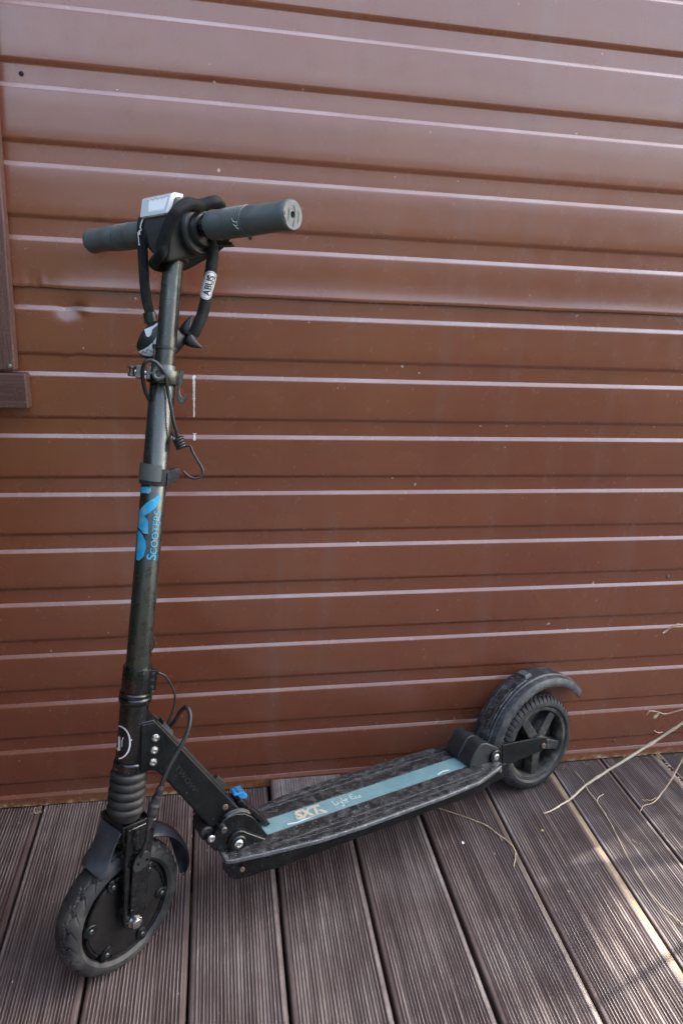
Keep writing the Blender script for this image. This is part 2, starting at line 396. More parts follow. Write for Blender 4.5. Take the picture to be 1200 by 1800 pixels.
def plank_mesh(i, y_far, y_near, fine):
    rnd = random.Random(100+i)
    (xa, ma), (xb, mb) = GL[i], GL[i+1]
    gl = .0014+rnd.random()*.0012; gr = .0014+rnd.random()*.0012
    if i == 7: gl = .0065
    if i == 9: gl = .0060
    if i == 6: gr = .0045
    if i == 8: gr = .0045
    N = 25; prof = [(0, -.027), (0, -.004), (.008, -.0012), (.025, 0), (.05, .0)]
    for k in range(N):
        a = .05+.90*k/N; p = .90/N
        prof += [(a+p*.04, -.0017), (a+p*.58, -.0013), (a+p*.72, 0), (a+p*.90, 0)]
    prof = prof + [(.975, 0), (.992, -.0012), (1, -.004), (1, -.027)]
    ys = []
    if fine:
        y = y_far
        while y > -.95: ys.append(y); y -= .012 if i == 3 else .018
        while y > y_near: ys.append(y); y -= .12
        ys.append(y_near)
    else: ys = [y_far, y_near]
    V = []; F_ = []; m = len(prof); wear = rnd.random(); dz = rnd.uniform(-.0012, .0008)
    xm = X0+i*B
    for y in ys:
        x0 = xa+ma*y+gl-xm; x1 = xb+mb*y-gr-xm
        for j, (t, z) in enumerate(prof):
            if fine and 4 < j < m-4:
                q = noise.noise(Vector((t*14+i*3.1, y*3.0, 1.7*i)))
                q2 = noise.noise(Vector((t*60, y*9, i*2.2)))
                kk = max(.22, min(1.1, .85+.55*q-.6*wear*max(0, q2)))
                zz = z*kk + .0003*q2
                tt = t + .0030*noise.noise(Vector((y*7, j//4*.7, i)))
            else: zz = z; tt = t
            if fine and j in (1, m-2): zz += .0008*noise.noise(Vector((y*40, j, i)))
            if i == 3 and y > -.17: zz += .0215*((y+.17)/.17)**1.6
            V.append((x0+(x1-x0)*tt, y, zz))
    for a in range(len(ys)-1):
        for j in range(m-1):
            F_.append((a*m+j, a*m+j+1, (a+1)*m+j+1, (a+1)*m+j))
        F_.append((a*m+m-1, a*m, (a+1)*m, (a+1)*m+m-1))
    F_.append(tuple(range(m))[::-1]); e = (len(ys)-1)*m; F_.append(tuple(range(e, e+m)))
    mb_ = MB(); mb_.v = V; mb_.f = F_
    return mb_, xm, dz
deck = empty('deck', (0, -.6, 0)); tag(deck, kind='structure')
for i in range(-12, 26):
    fine = -2 <= i <= 10
    yf = .0035
    if i == 3: yf = -.0030
    mb_, xm, dz = plank_mesh(i, yf - .0015*random.Random(i).random(), -2.6, fine)
    M = Matrix.Translation((xm, 0, dz if i != 3 else 0))
    mb_.build('plank', 'deck_wood', deck, M, sharp=60, recalc=True)
for i, w in ((7, .0100), (9, .0100), (6, .0016)):
    xa, ma = GL[i]; bt = MB()
    ofs = {7: .0006, 9: .0, 6: -.0005}[i]; h = {7: -.0035, 9: -.005, 6: -.004}[i]
    bt.add([(xa-w/2+ofs, .003, h), (xa+w/2+ofs, .003, h), (xa+ma*-2.5+w/2+ofs, -2.5, h), (xa+ma*-2.5-w/2+ofs, -2.5, h),
            (xa-w/2+ofs, .003, h-.02), (xa+w/2+ofs, .003, h-.02), (xa+ma*-2.5+w/2+ofs, -2.5, h-.02), (xa+ma*-2.5-w/2+ofs, -2.5, h-.02)],
           [(0,1,2,3),(4,7,6,5),(0,4,5,1),(1,5,6,2),(2,6,7,3),(3,7,4,0)])
    bt.build('batten', 'batten_wood', deck)
for y in (-.25, -.85, -1.45, -2.05, -2.5):
    MB().box(-2.1, 3.5, y-.03, y+.03, -.12, -.0295).build('joist', 'batten_wood', deck)

# ------------------------------------------------------------------ the wall: folded sheet cladding
P_, Z0_ = .10291, 1.36242
WX0, WX1, WTOP = -2.0, 1.36, 3.25
S_, D_ = .0054, .0040
wall = empty('metal_clad_wall', (0, .05, 0))
tag(wall, 'brown painted metal wall of horizontal ridged cladding strips behind the scooter', 'wall')
DENT = on_y(125, 546); CR0 = on_y(30, 497); CR1 = on_y(112, 508)
def wall_wave(x, z):
    return .0011*noise.noise(Vector((x*2.3, z*1.7, 3.1))) + .0004*noise.noise(Vector((x*9, z*6, 8.8)))
def strip_profile(k):
    zc = Z0_-k*P_; zn = zc-P_; s = S_/2; zb = zc-.69*P_
    top = [(D_+.0022, zc+s+.010), (D_+.0020, zc+s+.0015)]
    face = [(D_*.97, zc+s+.0004), (D_*.80, zc+s*.72), (D_*.2, zc-s*.72), (D_*.03, zc-s-.0004), (0, zc-s-.0022)]
    mid_ = [(0, zc-.22*P_), (0, zc-.35*P_), (0, zc-.50*P_), (0, zb+s+.0020)]
    low = [(D_*.04, zb+s+.0003), (D_*.25, zb+s*.5), (D_*.8, zb-s*.7), (D_*.97, zb-s-.0003), (D_, zb-s-.0020)]
    rec = [(D_, zn+s+.012), (D_, zn+s+.0007), (D_, zn+s-.0001)]
    if k == 4: mid_ = [(0, zc-q*P_) for q in (.07,.09,.11,.13,.15,.17,.20,.24,.35,.50)]+[(0, zb+s+.0020)]
    if k == 13: return top+face+[(0, .012), (0, .0034), (0, .0022)]
    if k == 3: return top+face+mid_[:3]+[(-.0008, zb+.004), (-.0016, zb+.0005), (-.0008, zb-.0012), (.0004, zb-.0006), (.0012, zb+.006)]
    if k == 4: return [(D_+.001, zc+.31*P_+.012), (D_+.0004, zc+.31*P_-.004), (D_, zc+s+.012), (D_, zc+s+.0016)]+face+mid_+low+rec
    return top+face+mid_+low+rec
def strip(k, x0, x1, fine=False):
    prof = strip_profile(k); xs = [x0]
    x = x0
    while x < x1-1e-6:
        st = .05
        if fine and -.34 < x < -.14: st = .004
        elif k in (3, 4) and -.6 < x < 1.2: st = .02
        x = min(x1, x+st); xs.append(x)
    V = []; F_ = []; m = len(prof); rnd = random.Random(k*7+3)
    for x in xs:
        for j, (y, z) in enumerate(prof):
            yy = y + wall_wave(x, z); zz = z + .0006*noise.noise(Vector((x*1.1, k*1.9, .3)))
            if k == 4:
                below = 1. if z < Z0_-4*P_+S_ else 0.
                d2 = ((x-DENT.x)/.020)**2 + ((z-(Z0_-4*P_+.001))/.013)**2
                yy += below*.0075*math.exp(-d2) - .0016*math.exp(-((x-DENT.x-.026)/.012)**2-((z-DENT.z)/.008)**2)
                if fine: zz += .0018*math.exp(-((x-DENT.x)/.02)**2)*math.sin((x-DENT.x)*120)
            if k == 3:
                zb = Z0_-3*P_-.69*P_
                low_w = math.exp(-((z-zb)/.010)**2)
                t = (x-CR0.x)/(CR1.x-CR0.x)
                if -.3 < t < 1.4:
                    env = math.exp(-((t-.2)/.55)**2)
                    yy += low_w*env*(.0030*noise.noise(Vector((x*95, z*60, 2.2)))+.0022)
                    zz += low_w*env*(.0025*noise.noise(Vector((x*60, 4.4, 1.1)))+.0012)
                yy -= low_w*.0010*(1+noise.noise(Vector((x*4, 7.7, 0))))
                zz += low_w*.0012*noise.noise(Vector((x*6, 1.7, 5)))
            if k == 13 and j >= m-1:
                zz += .0035*noise.noise(Vector((x*26, 1, 1))) + .0022*noise.noise(Vector((x*90, 2, 1))) if j == m-1 else 0
            V.append((x, yy, zz))
    for a in range(len(xs)-1):
        for j in range(m-1): F_.append((a*m+j, (a+1)*m+j, (a+1)*m+j+1, a*m+j+1))
    b = MB(); b.v = V; b.f = F_
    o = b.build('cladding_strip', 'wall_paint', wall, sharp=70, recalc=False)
    sd = o.modifiers.new('sheet', 'SOLIDIFY'); sd.thickness = .0007; sd.offset = -1
    return o
STRIPS = {}
kmin = -int((WTOP-Z0_)/P_)
NX0, NX1 = GL[3][0]+.0005, GL[4][0]-.0010
for k in range(kmin, 13): STRIPS[k] = strip(k, WX0, WX1, k in (3, 4))
strip(13, WX0, WX1)
MB().prism([(.012,.030),(.040,.028),(.040,-.15),(.30,-.15),(.30,WTOP),(.012,WTOP)], WX0, WX1, 'x').build('wall_core', 'hole_dark', wall)
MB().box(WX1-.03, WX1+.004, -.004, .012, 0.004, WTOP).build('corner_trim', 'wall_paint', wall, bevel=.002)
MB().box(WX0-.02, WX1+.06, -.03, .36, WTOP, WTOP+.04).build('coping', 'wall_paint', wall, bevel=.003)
wall_bvh = {k: bvh_of(STRIPS[k]) for k in STRIPS if k >= -2}
for k_, ln_, w_ in ((4, [(62,554),(80,556),(105,558),(132,557)], .9), (9, [(48,1122),(56,1121.5),(63,1122)], 1.6), (3, [(1028,519),(1050,521),(1068,522)], 1.5), (3, [(1095,523),(1110,525),(1128,526)], 1.3), (3, [(745,511),(770,500),(800,491)], 1.4), (8, [(137,974),(152,989),(172,1004)], .6), (2, [(470,330),(520,338)], .7)):
    for kk_ in (k_-1, k_, k_+1):
        if kk_ in wall_bvh:
            o_s = decal('scratch', stroke_polys([ln_], w_), wall_bvh[kk_], 'scuff', wall, .0004, 1)
            if len(o_s.data.polygons) == 0: bpy.data.objects.remove(o_s)
# screw holes, chips and the old paint run
def disc_on_wall(name, px, r, mat, depth=.0012, parent=wall, sc=(1,1)):
    p = on_y(*px, D_ if px != (440, 418) else 0.0)
    k = MB(); 
    pts = []
    rnd = random.Random(int(px[0]))
    prof = [(r*1.0, .0), (r*.9, -depth*.7), (r*.5, -depth), (0, -depth)]
    k.lathe(prof, 'y', 14, (0,0,0))
    return k.build(name, mat, parent, Matrix.Translation(p+Vector((0, wall_wave(p.x, p.z)+.0003, 0))) @ Matrix.Diagonal((sc[0], 1, sc[1], 1)))
disc_on_wall('screw_hole', (38, 130), .0052, 'hole_dark')
disc_on_wall('screw_hole', (440, 418), .0030, 'hole_dark')
disc_on_wall('screw', (1172, 1013), .0042, 'grey_metal', .003)
disc_on_wall('screw', (1078, 1302), .0035, 'rusty_screw', .003)
def drip(px0, px1, w0, w1, seed):
    a = on_y(*px0); b = on_y(*px1); rnd = random.Random(seed); n_ = 26; V = []; F_ = []
    for i in range(n_+1):
        t = i/n_; z = a.z+(b.z-a.z)*t; x = a.x+(b.x-a.x)*t + .0006*noise.noise(Vector((t*9, seed, 0)))
        w = (w0*(1-t)+w1*t)*(.55+.9*abs(noise.noise(Vector((t*14, seed, 3)))))+.0005
        if t < .12: w = w0*(.6+.9*math.sin(t/.12*math.pi*.9))
        h, nn, ii, dd = None, None, None, None
        best = None
        for bv in wall_bvh.values():
            h, nn, ii, dd = bv.ray_cast(Vector((x, -.2, z)), Vector((0, 1, 0)))
            if h is not None and (best is None or h.y < best): best = h.y
        y = best if best is not None else 0
        V += [(x-w, y-.0004, z), (x, y-.0012, z), (x+w, y-.0004, z)]
    for i in range(n_): F_ += [(3*i, 3*i+1, 3*i+4, 3*i+3), (3*i+1, 3*i+2, 3*i+5, 3*i+4)]
    m = MB(); m.v = V; m.f = F_; return m.build('paint_run', 'bird_white', wall, recalc=False)
drip((341, 660), (341, 700), .0042, .0026, 1); drip((341, 698), (341, 733), .0026, .0020, 2); drip((342, 762), (342, 774), .0040, .0045, 5)

# ------------------------------------------------------------------ window trim at the left
trim = empty('window_trim', (-.36, -.02, .79)); tag(trim, 'brown wooden window trim boards screwed onto the wall cladding', 'window trim')
tl = -.0062
def lean_board(name, x0, x1, y0, y1, z0, z1, mat, shear=0., bevel=.003):
    m = MB().box(x0, x1, y0, y1, 0, z1-z0)
    m.v = [(x+shear*(z), y, z) for x, y, z in m.v]
    return m.build(name, mat, trim, Matrix.Translation((0, 0, z0)), bevel=bevel)
pA = on_y(27, 652, -.026)
lean_board('side_board', pA.x-.11, pA.x, -.026, tl+.004, pA.z, 2.1, 'trim_wood', .026)
pB = on_y(46, 657, -.030); pC = on_y(48, 719, -.030)
lean_board('sill_board', -.95, pB.x-.001, -.030, tl+.004, pC.z, pB.z, 'trim_wood_flat')
lean_board('side_board', -.95, -.84, -.026, tl+.004, pA.z, 2.1, 'trim_wood')
lean_board('head_board', -.97, -.25, -.030, tl+.004, 2.102, 2.16, 'trim_wood_flat')
MB().box(-.845, pA.x-.095, -.004, -.0015, pA.z, 2.1).build('window_pane', 'window_glass', trim)
MB().lathe([(.0035, 0), (.003, -.001), (0, -.0014)], 'y', 12).build('screw', 'steel', trim, Matrix.Translation(on_y(17, 643, -.0262)))

# ------------------------------------------------------------------ the scooter
rO = Vector((.65312, -.05966, 0))
fO = Vector((-.15185, -.35949, 0))
sX = (fO-rO).normalized(); WB = (fO-rO).length
PHI, DELTA, RHO, RF, RR = .12494, .37939, .16209, .09951, .10466
Y0_ = Vector((0,0,1)).cross(sX)
sZ = Vector((0,0,1))*math.cos(PHI) - Y0_*math.sin(PHI); sY = sZ.cross(sX)
def frame(o, a, b, c):
    return Matrix(((a.x,b.x,c.x,o.x),(a.y,b.y,c.y,o.y),(a.z,b.z,c.z,o.z),(0,0,0,1)))
MD = frame(rO, sX, sY, sZ)                      # x forward, y to the rider's left, z up; origin under the rear wheel
aO = fO + sZ*RF
W_ = sZ*math.cos(RHO) - sX*math.sin(RHO); U0_ = sY.cross(W_)
U_ = U0_*math.cos(DELTA) + sY*math.sin(DELTA); V_ = W_.cross(U_)
MS = frame(aO, U_, V_, W_)                      # steered parts: origin at the front axle, z up the stem
MH = frame(aO, U0_, sY, W_)                     # head tube: same axis, not steered
E_ = .0047
scooter = empty('electric_scooter', (rO+fO)/2)
tag(scooter, 'black folding electric kick scooter leaning against the brown wall', 'scooter')
def S(u, v, w): return MS @ Vector((u, v, w))
def Dd(x, y, z): return MD @ Vector((x, y, z))

# --- front wheel
def tyre(name, parent, M, c, Ro, Ri, hw, ntread, slick, style):
    prof = []
    K = 44
    for j in range(K+1):
        t = -1.0 + 2.0*j/K
        a = t*math.pi*.5
        h = hw*math.sin(a)*(1.0)
        rr = Ri + (Ro-Ri)*(abs(math.cos(a))**.62)
        prof.append((rr, h))
    prof[0] = (Ri, -hw*.82); prof[-1] = (Ri, hw*.82)
    def disp(t, j, r, h):
        q = h/hw; d = 0.
        dep = max(0, (r-Ri)/(Ro-Ri)-.25)
        if dep <= 0: return 0.
        if style == 'zig':
            if abs(q) < .12: return 0.0
            ph = (t*ntread/(2*math.pi) + .9*abs(q) + .18*math.sin(abs(q)*14)) % 1.
            if ph < .17 and .26 < abs(q) < .97: d -= .0024
            if .48 < abs(q) < .60 and (t*ntread/(2*math.pi)) % 1 < .75: d -= .0022
        else:
            ph = (t*ntread/(2*math.pi) + .5*q) % 1.
            if ph < .35 and abs(q) > .35 and abs(q) < .95: d -= .0026
        return d
    m = MB().lathe(prof, 'y', ntread*(22 if style == 'zig' else 12), c, closed=True, disp=disp)
    return m.build(name, 'tyre_rubber', parent, M, sharp=28)
fw = empty('front_wheel', aO); fw.parent = scooter; fw.matrix_basis = WM[scooter.name].inverted() @ Matrix.Translation(aO)
tyre('tyre', fw, MS, (0,0,0), RF, .074, .0222, 25, .2, 'zig')
MB().lathe([(.0835,.0178),(.0815,.0206),(.0790,.0212),(.0765,.0195),(.0745,.0165),(.0735,-.0165),(.0765,-.0195),(.0790,-.0212),(.0815,-.0206),(.0835,-.0178)], 'y', 96, closed=True).build('rim', 'tyre_rubber', fw, MS)
MB().lathe([(.0755,-.014),(.0755,.0105),(.0700,.0120),(.0660,.0120),(.0648,.0170),(.0635,.0180),(.0150,.0190),(.0140,.0225),(0,.0225)], 'y', 80).build('motor_cover', 'motor_cover', fw, MS, sharp=30)
MB().lathe([(.0755,.0105),(.0755,-.014),(.066,-.0150),(.0640,-.0188),(.0150,-.0200),(0,-.022)][::-1], 'y', 80).build('motor_cover', 'motor_cover', fw, MS, sharp=30)
a0 = math.atan2(.0512, .0287)
for k in range(6):
    a = a0 - k*math.pi/3 - (.0 if k != 1 else .0)
    p = Vector((.0615*math.cos(a), .0205, .0615*math.sin(a)))
    Mt = MS @ Matrix.Translation(p) @ Matrix.Rotation(-a, 4, 'Y')
    lug = MB().lathe([(.0085, -.006), (.0085, .0002), (.0075, .0010), (0, .0010)], 'y', 20); lug.v = [(x*1.35, y, z) for x, y, z in lug.v]
    lug.build('bolt_lug', 'black_frame', fw, Mt)
    MB().lathe([(.0035, .0), (.0035, .0022), (.0026, .0032), (.0016, .0034), (.0013, .0018), (0, .0018)], 'y', 14).build('bolt', 'grey_metal', fw, Mt)
    # raised bar between the lugs
    am = a - math.pi/6
    arc = MB()
    pts = [(.0668*math.cos(am+t), .0178, .0668*math.sin(am+t)) for t in [(-.30+.6*i/10) for i in range(11)]]
    arc.tube(pts, .0022, 6); arc.build('cover_rib', 'black_frame', fw, MS)

# --- fork
MF = MS @ Matrix.Translation((-.0075,-.0115,-.0075))
fork = MB()
legprof = [(.030,.152),(.0305,.10),(.0265,.045),(.0245,.010),(.022,-.004),(.014,-.013),(.003,-.016),(-.008,-.012),(-.0135,-.002),(-.0145,.03),(-.0150,.10),(-.020,.152)]
fork.prism(legprof, .0385, .0465)
ffo = fork.build('fork_leg', 'black_paint', scooter, MF, bevel=.0022, bseg=3)
MB().prism([(x-.0075, z-.0075) for x, z in legprof], -.0345, -.0265).build('fork_leg', 'black_paint', scooter, MS, bevel=.0022, bseg=3)
ch = MB().prism([(.020,.092),(.0185,.045),(.0165,.012),(.010,.004),(.0,.002),(-.005,.010),(-.006,.05),(-.0065,.088),(.003,.098)], .0470, .0515)
ch.build('fork_channel', 'black_paint', scooter, MF, bevel=.002)
cr = MB()
cr.prism([(.0225,.108),(.0262,.1415),(-.0215,.1415),(-.020,.112)], -.0275, .0280)
cro = cr.build('fork_crown', 'black_paint', scooter, MS, bevel=.002)
rimc = MB()
for a in ((.0232,.0268,-.0280,.0285),(-.0220,-.0185,-.0280,.0285)): rimc.box(a[0], a[1], a[2], a[3], .1415, .1470)
for a in ((-.0185,.0232,.0250,.0285),(-.0185,.0232,-.0280,-.0245)): rimc.box(a[0], a[1], a[2], a[3], .1415, .1470)
rimc.build('crown_rim', 'black_frame', scooter, MS, bevel=.001)
cp = MB(); 
cp.prism([(.020,.086),(.022,.094),(.020,.104),(.012,.112),(.0,.112),(-.006,.106),(-.008,.096),(-.004,.088),(.008,.084)], .0505, .0545)
cpo = cp.build('cable_cover', 'dark_plastic', scooter, MF, bevel=.0012)
for u in (.014, -.001):
    MB().lathe([(.0026, 0), (.0024, .001), (.0012, .001), (.001, .0), (0, 0)], 'y', 12, (u, .0546, .098)).build('screw', 'black_frame', cpo, MF)
nut = MB()
nut.lathe([(.0105,.0), (.0105,.002), (.0062,.0022), (.0062,.010), (.005,.0105), (0,.0105)], 'y', 28, (.006,.0465,.0))
hexp = [(.0092*math.cos(math.pi/3*i+.3), .0092*math.sin(math.pi/3*i+.3)) for i in range(6)]
nut.prism([(x+.006, z) for x, z in hexp], .0485, .0555)
nut.build('axle_nut', 'steel', scooter, MF, bevel=.0006)
MB().prism([(x-.0015, z-.0075) for x, z in hexp], -.0415, -.0345).build('axle_nut', 'steel', scooter, MS, bevel=.0006)
MB().cyl((-.0015,0,-.0075), .006, .072, 'y', 16).build('axle', 'steel', scooter, MS)
# front mudguard: sheet arcs in front of and behind the crown
def fender_sheet(name, stations, mat, parent, M, thick=.0022, nx=12, c=(0,0)):
    V = []; F_ = []
    for (ang, rad, half, drop) in stations:
        for j in range(nx+1):
            q = -1+2*j/nx
            rr = rad - drop*(abs(q)**2.2)
            V.append((c[0]+rr*math.sin(ang), half*q, c[1]+rr*math.cos(ang)))
    n_ = len(stations)
    for a in range(n_-1):
        for j in range(nx): F_.append((a*(nx+1)+j, a*(nx+1)+j+1, (a+1)*(nx+1)+j+1, (a+1)*(nx+1)+j))
    m = MB(); m.v = V; m.f = F_
    o = m.build(name, mat, parent, M, sharp=50)
    s = o.modifiers.new('thick', 'SOLIDIFY'); s.thickness = thick; s.offset = 0
    b = o.modifiers.new('bevel', 'BEVEL'); b.width = .0008; b.segments = 2; b.limit_method = 'ANGLE'; b.angle_limit = R_(50)
    return o
st = []
for i in range(17):
    t = i/16; ang = R_(11.2+24.5*t); st.append((ang, .108+.0335*(1-t)**2.4, (.0250-.0035*math.sin(math.pi*min(1,t*1.6))+.0055*t)*(1 if t < .75 else 1-.22*((t-.75)/.25)**2), .001+.015*t))
fender_sheet('front_mudguard', st, 'fender_plastic', scooter, MS)
st = []
for i in range(17):
    t = i/16; ang = -R_(6+88*t); st.append((ang, .122+.004*t, max(.004, .0245*(1-.15*t) if t < .7 else .0219*(1-((t-.7)/.3)**2*.82)), .012*(1-t*.4)))
fender_sheet('rear_mudguard_of_front_wheel', st, 'fender_plastic', scooter, MS).name = 'mudguard_flap'

# --- bellows, head tube, collars (all round the steering axis)
def ring(name, prof, mat, parent=scooter, seg=48, M=None, u=E_):
    return MB().lathe(prof, 'z', seg, (u, 0, 0)).build(name, mat, parent, M or MS, sharp=40)
bp = [(.020,.1440),(.0215,.1445),(.0215,.1525)]
for k in range(5):
    w = .1530+k*.0132; rr = .0275-.0004*k
    bp += [(rr-.0050, w), (rr-.0012, w+.0018), (rr, w+.0048), (rr, w+.0078), (rr-.0012, w+.0108), (rr-.0042, w+.0126)]
bp += [(.0235,.2195),(.020,.2200)]
ring('suspension_bellows', bp, 'bellows_rubber', seg=64)
ring('lower_ring', [(.018,.2185),(.0222,.2190),(.0228,.2215),(.0228,.2300),(.0222,.2330),(.0205,.2345),(.018,.2347)], 'black_paint')
headt = ring('head_tube', [(.018,.2345),(.0200,.2350),(.0203,.2365),(.0203,.3195),(.0200,.3210),(.018,.3212)], 'black_paint', seg=64)
ring('upper_ring', [(.018,.3210),(.0205,.3215),(.0230,.3245),(.0235,.3290),(.0228,.3315),(.0215,.3325),(.0232,.3340),(.0232,.3375),(.0215,.3395),(.018,.3405)], 'black_paint')
col_o = MB().lathe([(.0172,.3400),(.0205,.3405),(.0208,.3415),(.0208,.3745),(.0203,.3760),(.0172,.3762)], 'z', 48, (E_,0,0)).build('stem_collar', 'black_paint', scooter, MS)
thc = math.atan2(.77525, .59816-E_)
ear = MB().box(-.028, -.012, .006, .0125, .3440, .3750)
ear.build('collar_ear', 'black_paint', scooter, MS @ Matrix.Translation((E_,0,0)) @ Matrix.Rotation(thc-R_(90), 4, 'Z'), bevel=.0012)
for w in (.350, .3605, .3700):
    MB().lathe([(.0021,0),(.0019,.0008),(0,.0008)], 'y', 12).build('screw', 'grey_metal', scooter, MS @ Matrix.Translation((E_,0,0)) @ Matrix.Rotation(thc-R_(90), 4, 'Z') @ Matrix.Translation((-.022,.0125,w)))
stem = ring('stem_lower_tube', [(.0150,.374),(.0173,.3745),(.0173,.8040),(.0165,.8050),(.0137,.8052)], 'black_frame', seg=64)
stem.data.materials[0] = MAT['stem_tube']
upst = ring('stem_upper_tube', [(.0100,.74),(.0136,.7405),(.0136,.9560),(.0100,.9562)], 'stem_tube', seg=64)
# slot below the clamp
stem_b = bvh_of(stem)
decal('slot', [[(266.5,668),(269,668),(267.6,690),(269,694),(267,698),(264.5,697),(264.2,692),(265.4,689)]], stem_b, 'hole_dark', stem, .0004)
# cable tie and quick clamp
ring('cable_tie', [(.0138,.8258),(.0150,.8258),(.0150,.8295),(.0138,.8295)], 'cable_rubber', parent=scooter)
thc = math.atan2(.77525, .59816-E_)
def polar(r, th, w): return (E_+r*math.cos(th), r*math.sin(th), w)
p = polar(.0155, thc-R_(72), .8275)
MB().box(-.0025,.0025,-.0022,.0022,-.003,.003).build('cable_tie_head', 'cable_rubber', scooter, MS @ Matrix.Translation(p), bevel=.0006)
MB().tube([polar(.0162, thc-R_(66), .826), polar(.0165, thc-R_(66), .812), polar(.0175, thc-R_(70), .800)], .0011, 6).build('cable_tie_tail', 'cable_rubber', scooter, MS)
clamp = MB().lathe([(.0172,.7790),(.0215,.7795),(.0220,.7805),(.0220,.7965),(.0212,.7985),(.0172,.7990)], 'z', 48, (E_,0,0)).build('stem_clamp', 'stem_tube', scooter, MS)
cb = Vector(polar(.0260, thc-R_(14), .7900)); ax = Vector((math.cos(thc-R_(90)), math.sin(thc-R_(90)), 0)); vw = Vector((math.cos(thc), math.sin(thc), 0))
Mc = MS @ Matrix(((ax.x, -vw.x, 0, cb.x), (ax.y, -vw.y, 0, cb.y), (0, 0, 1, cb.z), (0,0,0,1)))     # x towards image left, y away from the viewer
MB().lathe([(.0075,-.010),(.0085,-.009),(.0085,.016),(.0075,.017)], 'y', 28).build('clamp_barrel', 'grey_metal', clamp, Mc)
MB().lathe([(.0084,-.0100),(.0084,-.0112),(.0060,-.0120),(.0040,-.0114),(.0036,-.0095),(0,-.0095)], 'y', 28).build('clamp_bolt', 'grey_metal', clamp, Mc)
pl = MB(); pl.box(.010,.0155,-.006,.012,-.0085,.0085); pl.build('clamp_plate', 'grey_metal', clamp, Mc, bevel=.001)
pl = MB(); pl.box(.0225,.0290,-.007,.012,-.0085,.0085); pl.build('clamp_plate', 'grey_metal', clamp, Mc, bevel=.001)
MB().cyl((.020,.002,0), .0030, .022, 'x', 14).build('clamp_screw', 'steel', clamp, Mc)
pl = MB(); pl.cyl((.0345,.002,.0050), .0052, .0030, 'z', 18); pl.cyl((.0345,.002,-.0050), .0048, .0040, 'z', 18); pl.cyl((.0345,.002,0), .0030, .012, 'z', 14)
pl.build('clamp_knob', 'grey_metal', clamp, Mc)
# hook that catches the rear mudguard when folded
hk = MB()
hk.prism([(.0205,.800),(.0262,.800),(.0262,.786),(.0240,.780),(.0236,.772),(.0258,.766),(.0290,.7645),(.0300,.7685),(.0330,.7690),(.0325,.7615),(.0295,.7565),(.0250,.7555),(.0215,.7600),(.0200,.770)], -.006, .006)
hk.build('folding_hook', 'stem_tube', scooter, MS @ Matrix.Translation((E_,0,0)) @ Matrix.Rotation(thc+R_(88), 4, 'Z'), bevel=.001)

# --- decals on the stem
blue = [
 [(246,855),(266,856),(265.5,860),(264,861),(266,864),(262,867.5),(256,866.5),(247,867),(247.5,862)],
 [(281.5,868.5),(281,880),(273,893.5),(268,884),(255,907),(261,916),(261,938),(253,938),(246,929),(243.5,926),(245.5,897),(252,890),(258,884)],
 [(243,931),(250,938),(256,950),(257,963),(253,978),(246,985),(240.2,984),(241.5,955)],
]
decal('brand_mark', blue, stem_b, 'blue_print', stem, .0004, 4)
text_decal('brand_lettering', 'S', (272.8,985.5), (.105,-1), 15.5, stem_b, 'blue_print', stem, ysx=1.12, bold=.012)
text_decal('brand_lettering', 'COOTERS', (274.0,975), (.105,-1), 10.8, stem_b, 'blue_print', stem, ysx=1.10, space=1.04, bold=.012)
hb_ = bvh_of(headt)
oval = []
cx, cy = 208., 1304.
for i in range(-8, 9):
    a = i/8*R_(84); oval.append((cx+21*math.cos(a), cy+28*math.sin(a)+(1.5 if i > 0 else 0)))
decal('oval_sticker', stroke_polys([oval], 2.6) + stroke_polys([[(229.5,1302.5),(232,1300)]], 1.6), hb_, 'white_print', headt, .0005, 2)
decal('sticker_field', [[(cx+18.5*math.cos(a), cy+25*math.sin(a)) for a in [R_(-80+160*i/14) for i in range(15)]]], hb_, 'motor_cover', headt, .0003, 3)
decal('sticker_print', stroke_polys([[(210.5,1296),(210.3,1318)]], 4) + stroke_polys([[(217.5,1296),(214.8,1303)], [(215.5,1303),(215,1312)]], 1.3) + stroke_polys([[(208.5,1318),(206.5,1315)]], 2), hb_, 'white_print', headt, .0006, 1)

# --- steering head: housing, lamp, bar, grips
hs = MB()
fr = [(.037,-.027,1.0135),(.036,.033,1.0135),(.040,-.025,.9905),(.040,.034,.9905),(.037,-.013,.9560),(.037,.030,.9560),(.033,.003,.9370),(.031,.022,.9330)]
bk = [(-.022,-.030,1.016),(-.022,.031,1.0165),(-.036,-.030,1.002),(-.036,.031,1.002),(-.034,-.028,.966),(-.034,.028,.966),(-.012,-.018,.953),(-.012,.020,.950),(.012,-.018,.9440),(.012,.024,.9440),(.010,-.032,1.019),(.012,.035,1.0195),(.012,-.036,.990),(.010,.036,.985)]
hs.hull(fr+bk)
hso = hs.build('head_housing', 'dark_plastic', scooter, MS, bevel=.004, bseg=3)
boss = MB()
for s in (1, -1):
    boss.lathe([(.0,s*.030),(.0300,s*.030),(.0312,s*.034),(.0312,s*.040),(.0290,s*.0430),(.0275,s*.0432),(.0265,s*.0410),(.0220,s*.0410),(.0210,s*.047),(.0195,s*.0500),(.0160,s*.0505),(.0150,s*.048),(.0,s*.048)][::s], 'y', 48, (-.004,0,.9830))
boss.build('hinge_boss', 'dark_plastic', scooter, MS, sharp=30)
MB().cyl((0,0,.9855), .0115, .36, 'y', 24).build('handlebar', 'black_paint', scooter, MS)
MB().lathe([(.0115,-.058),(.0155,-.058),(.0155,-.064),(.0115,-.064)], 'y', 32, (0,0,.9855)).build('bar_ring', 'black_paint', scooter, MS)
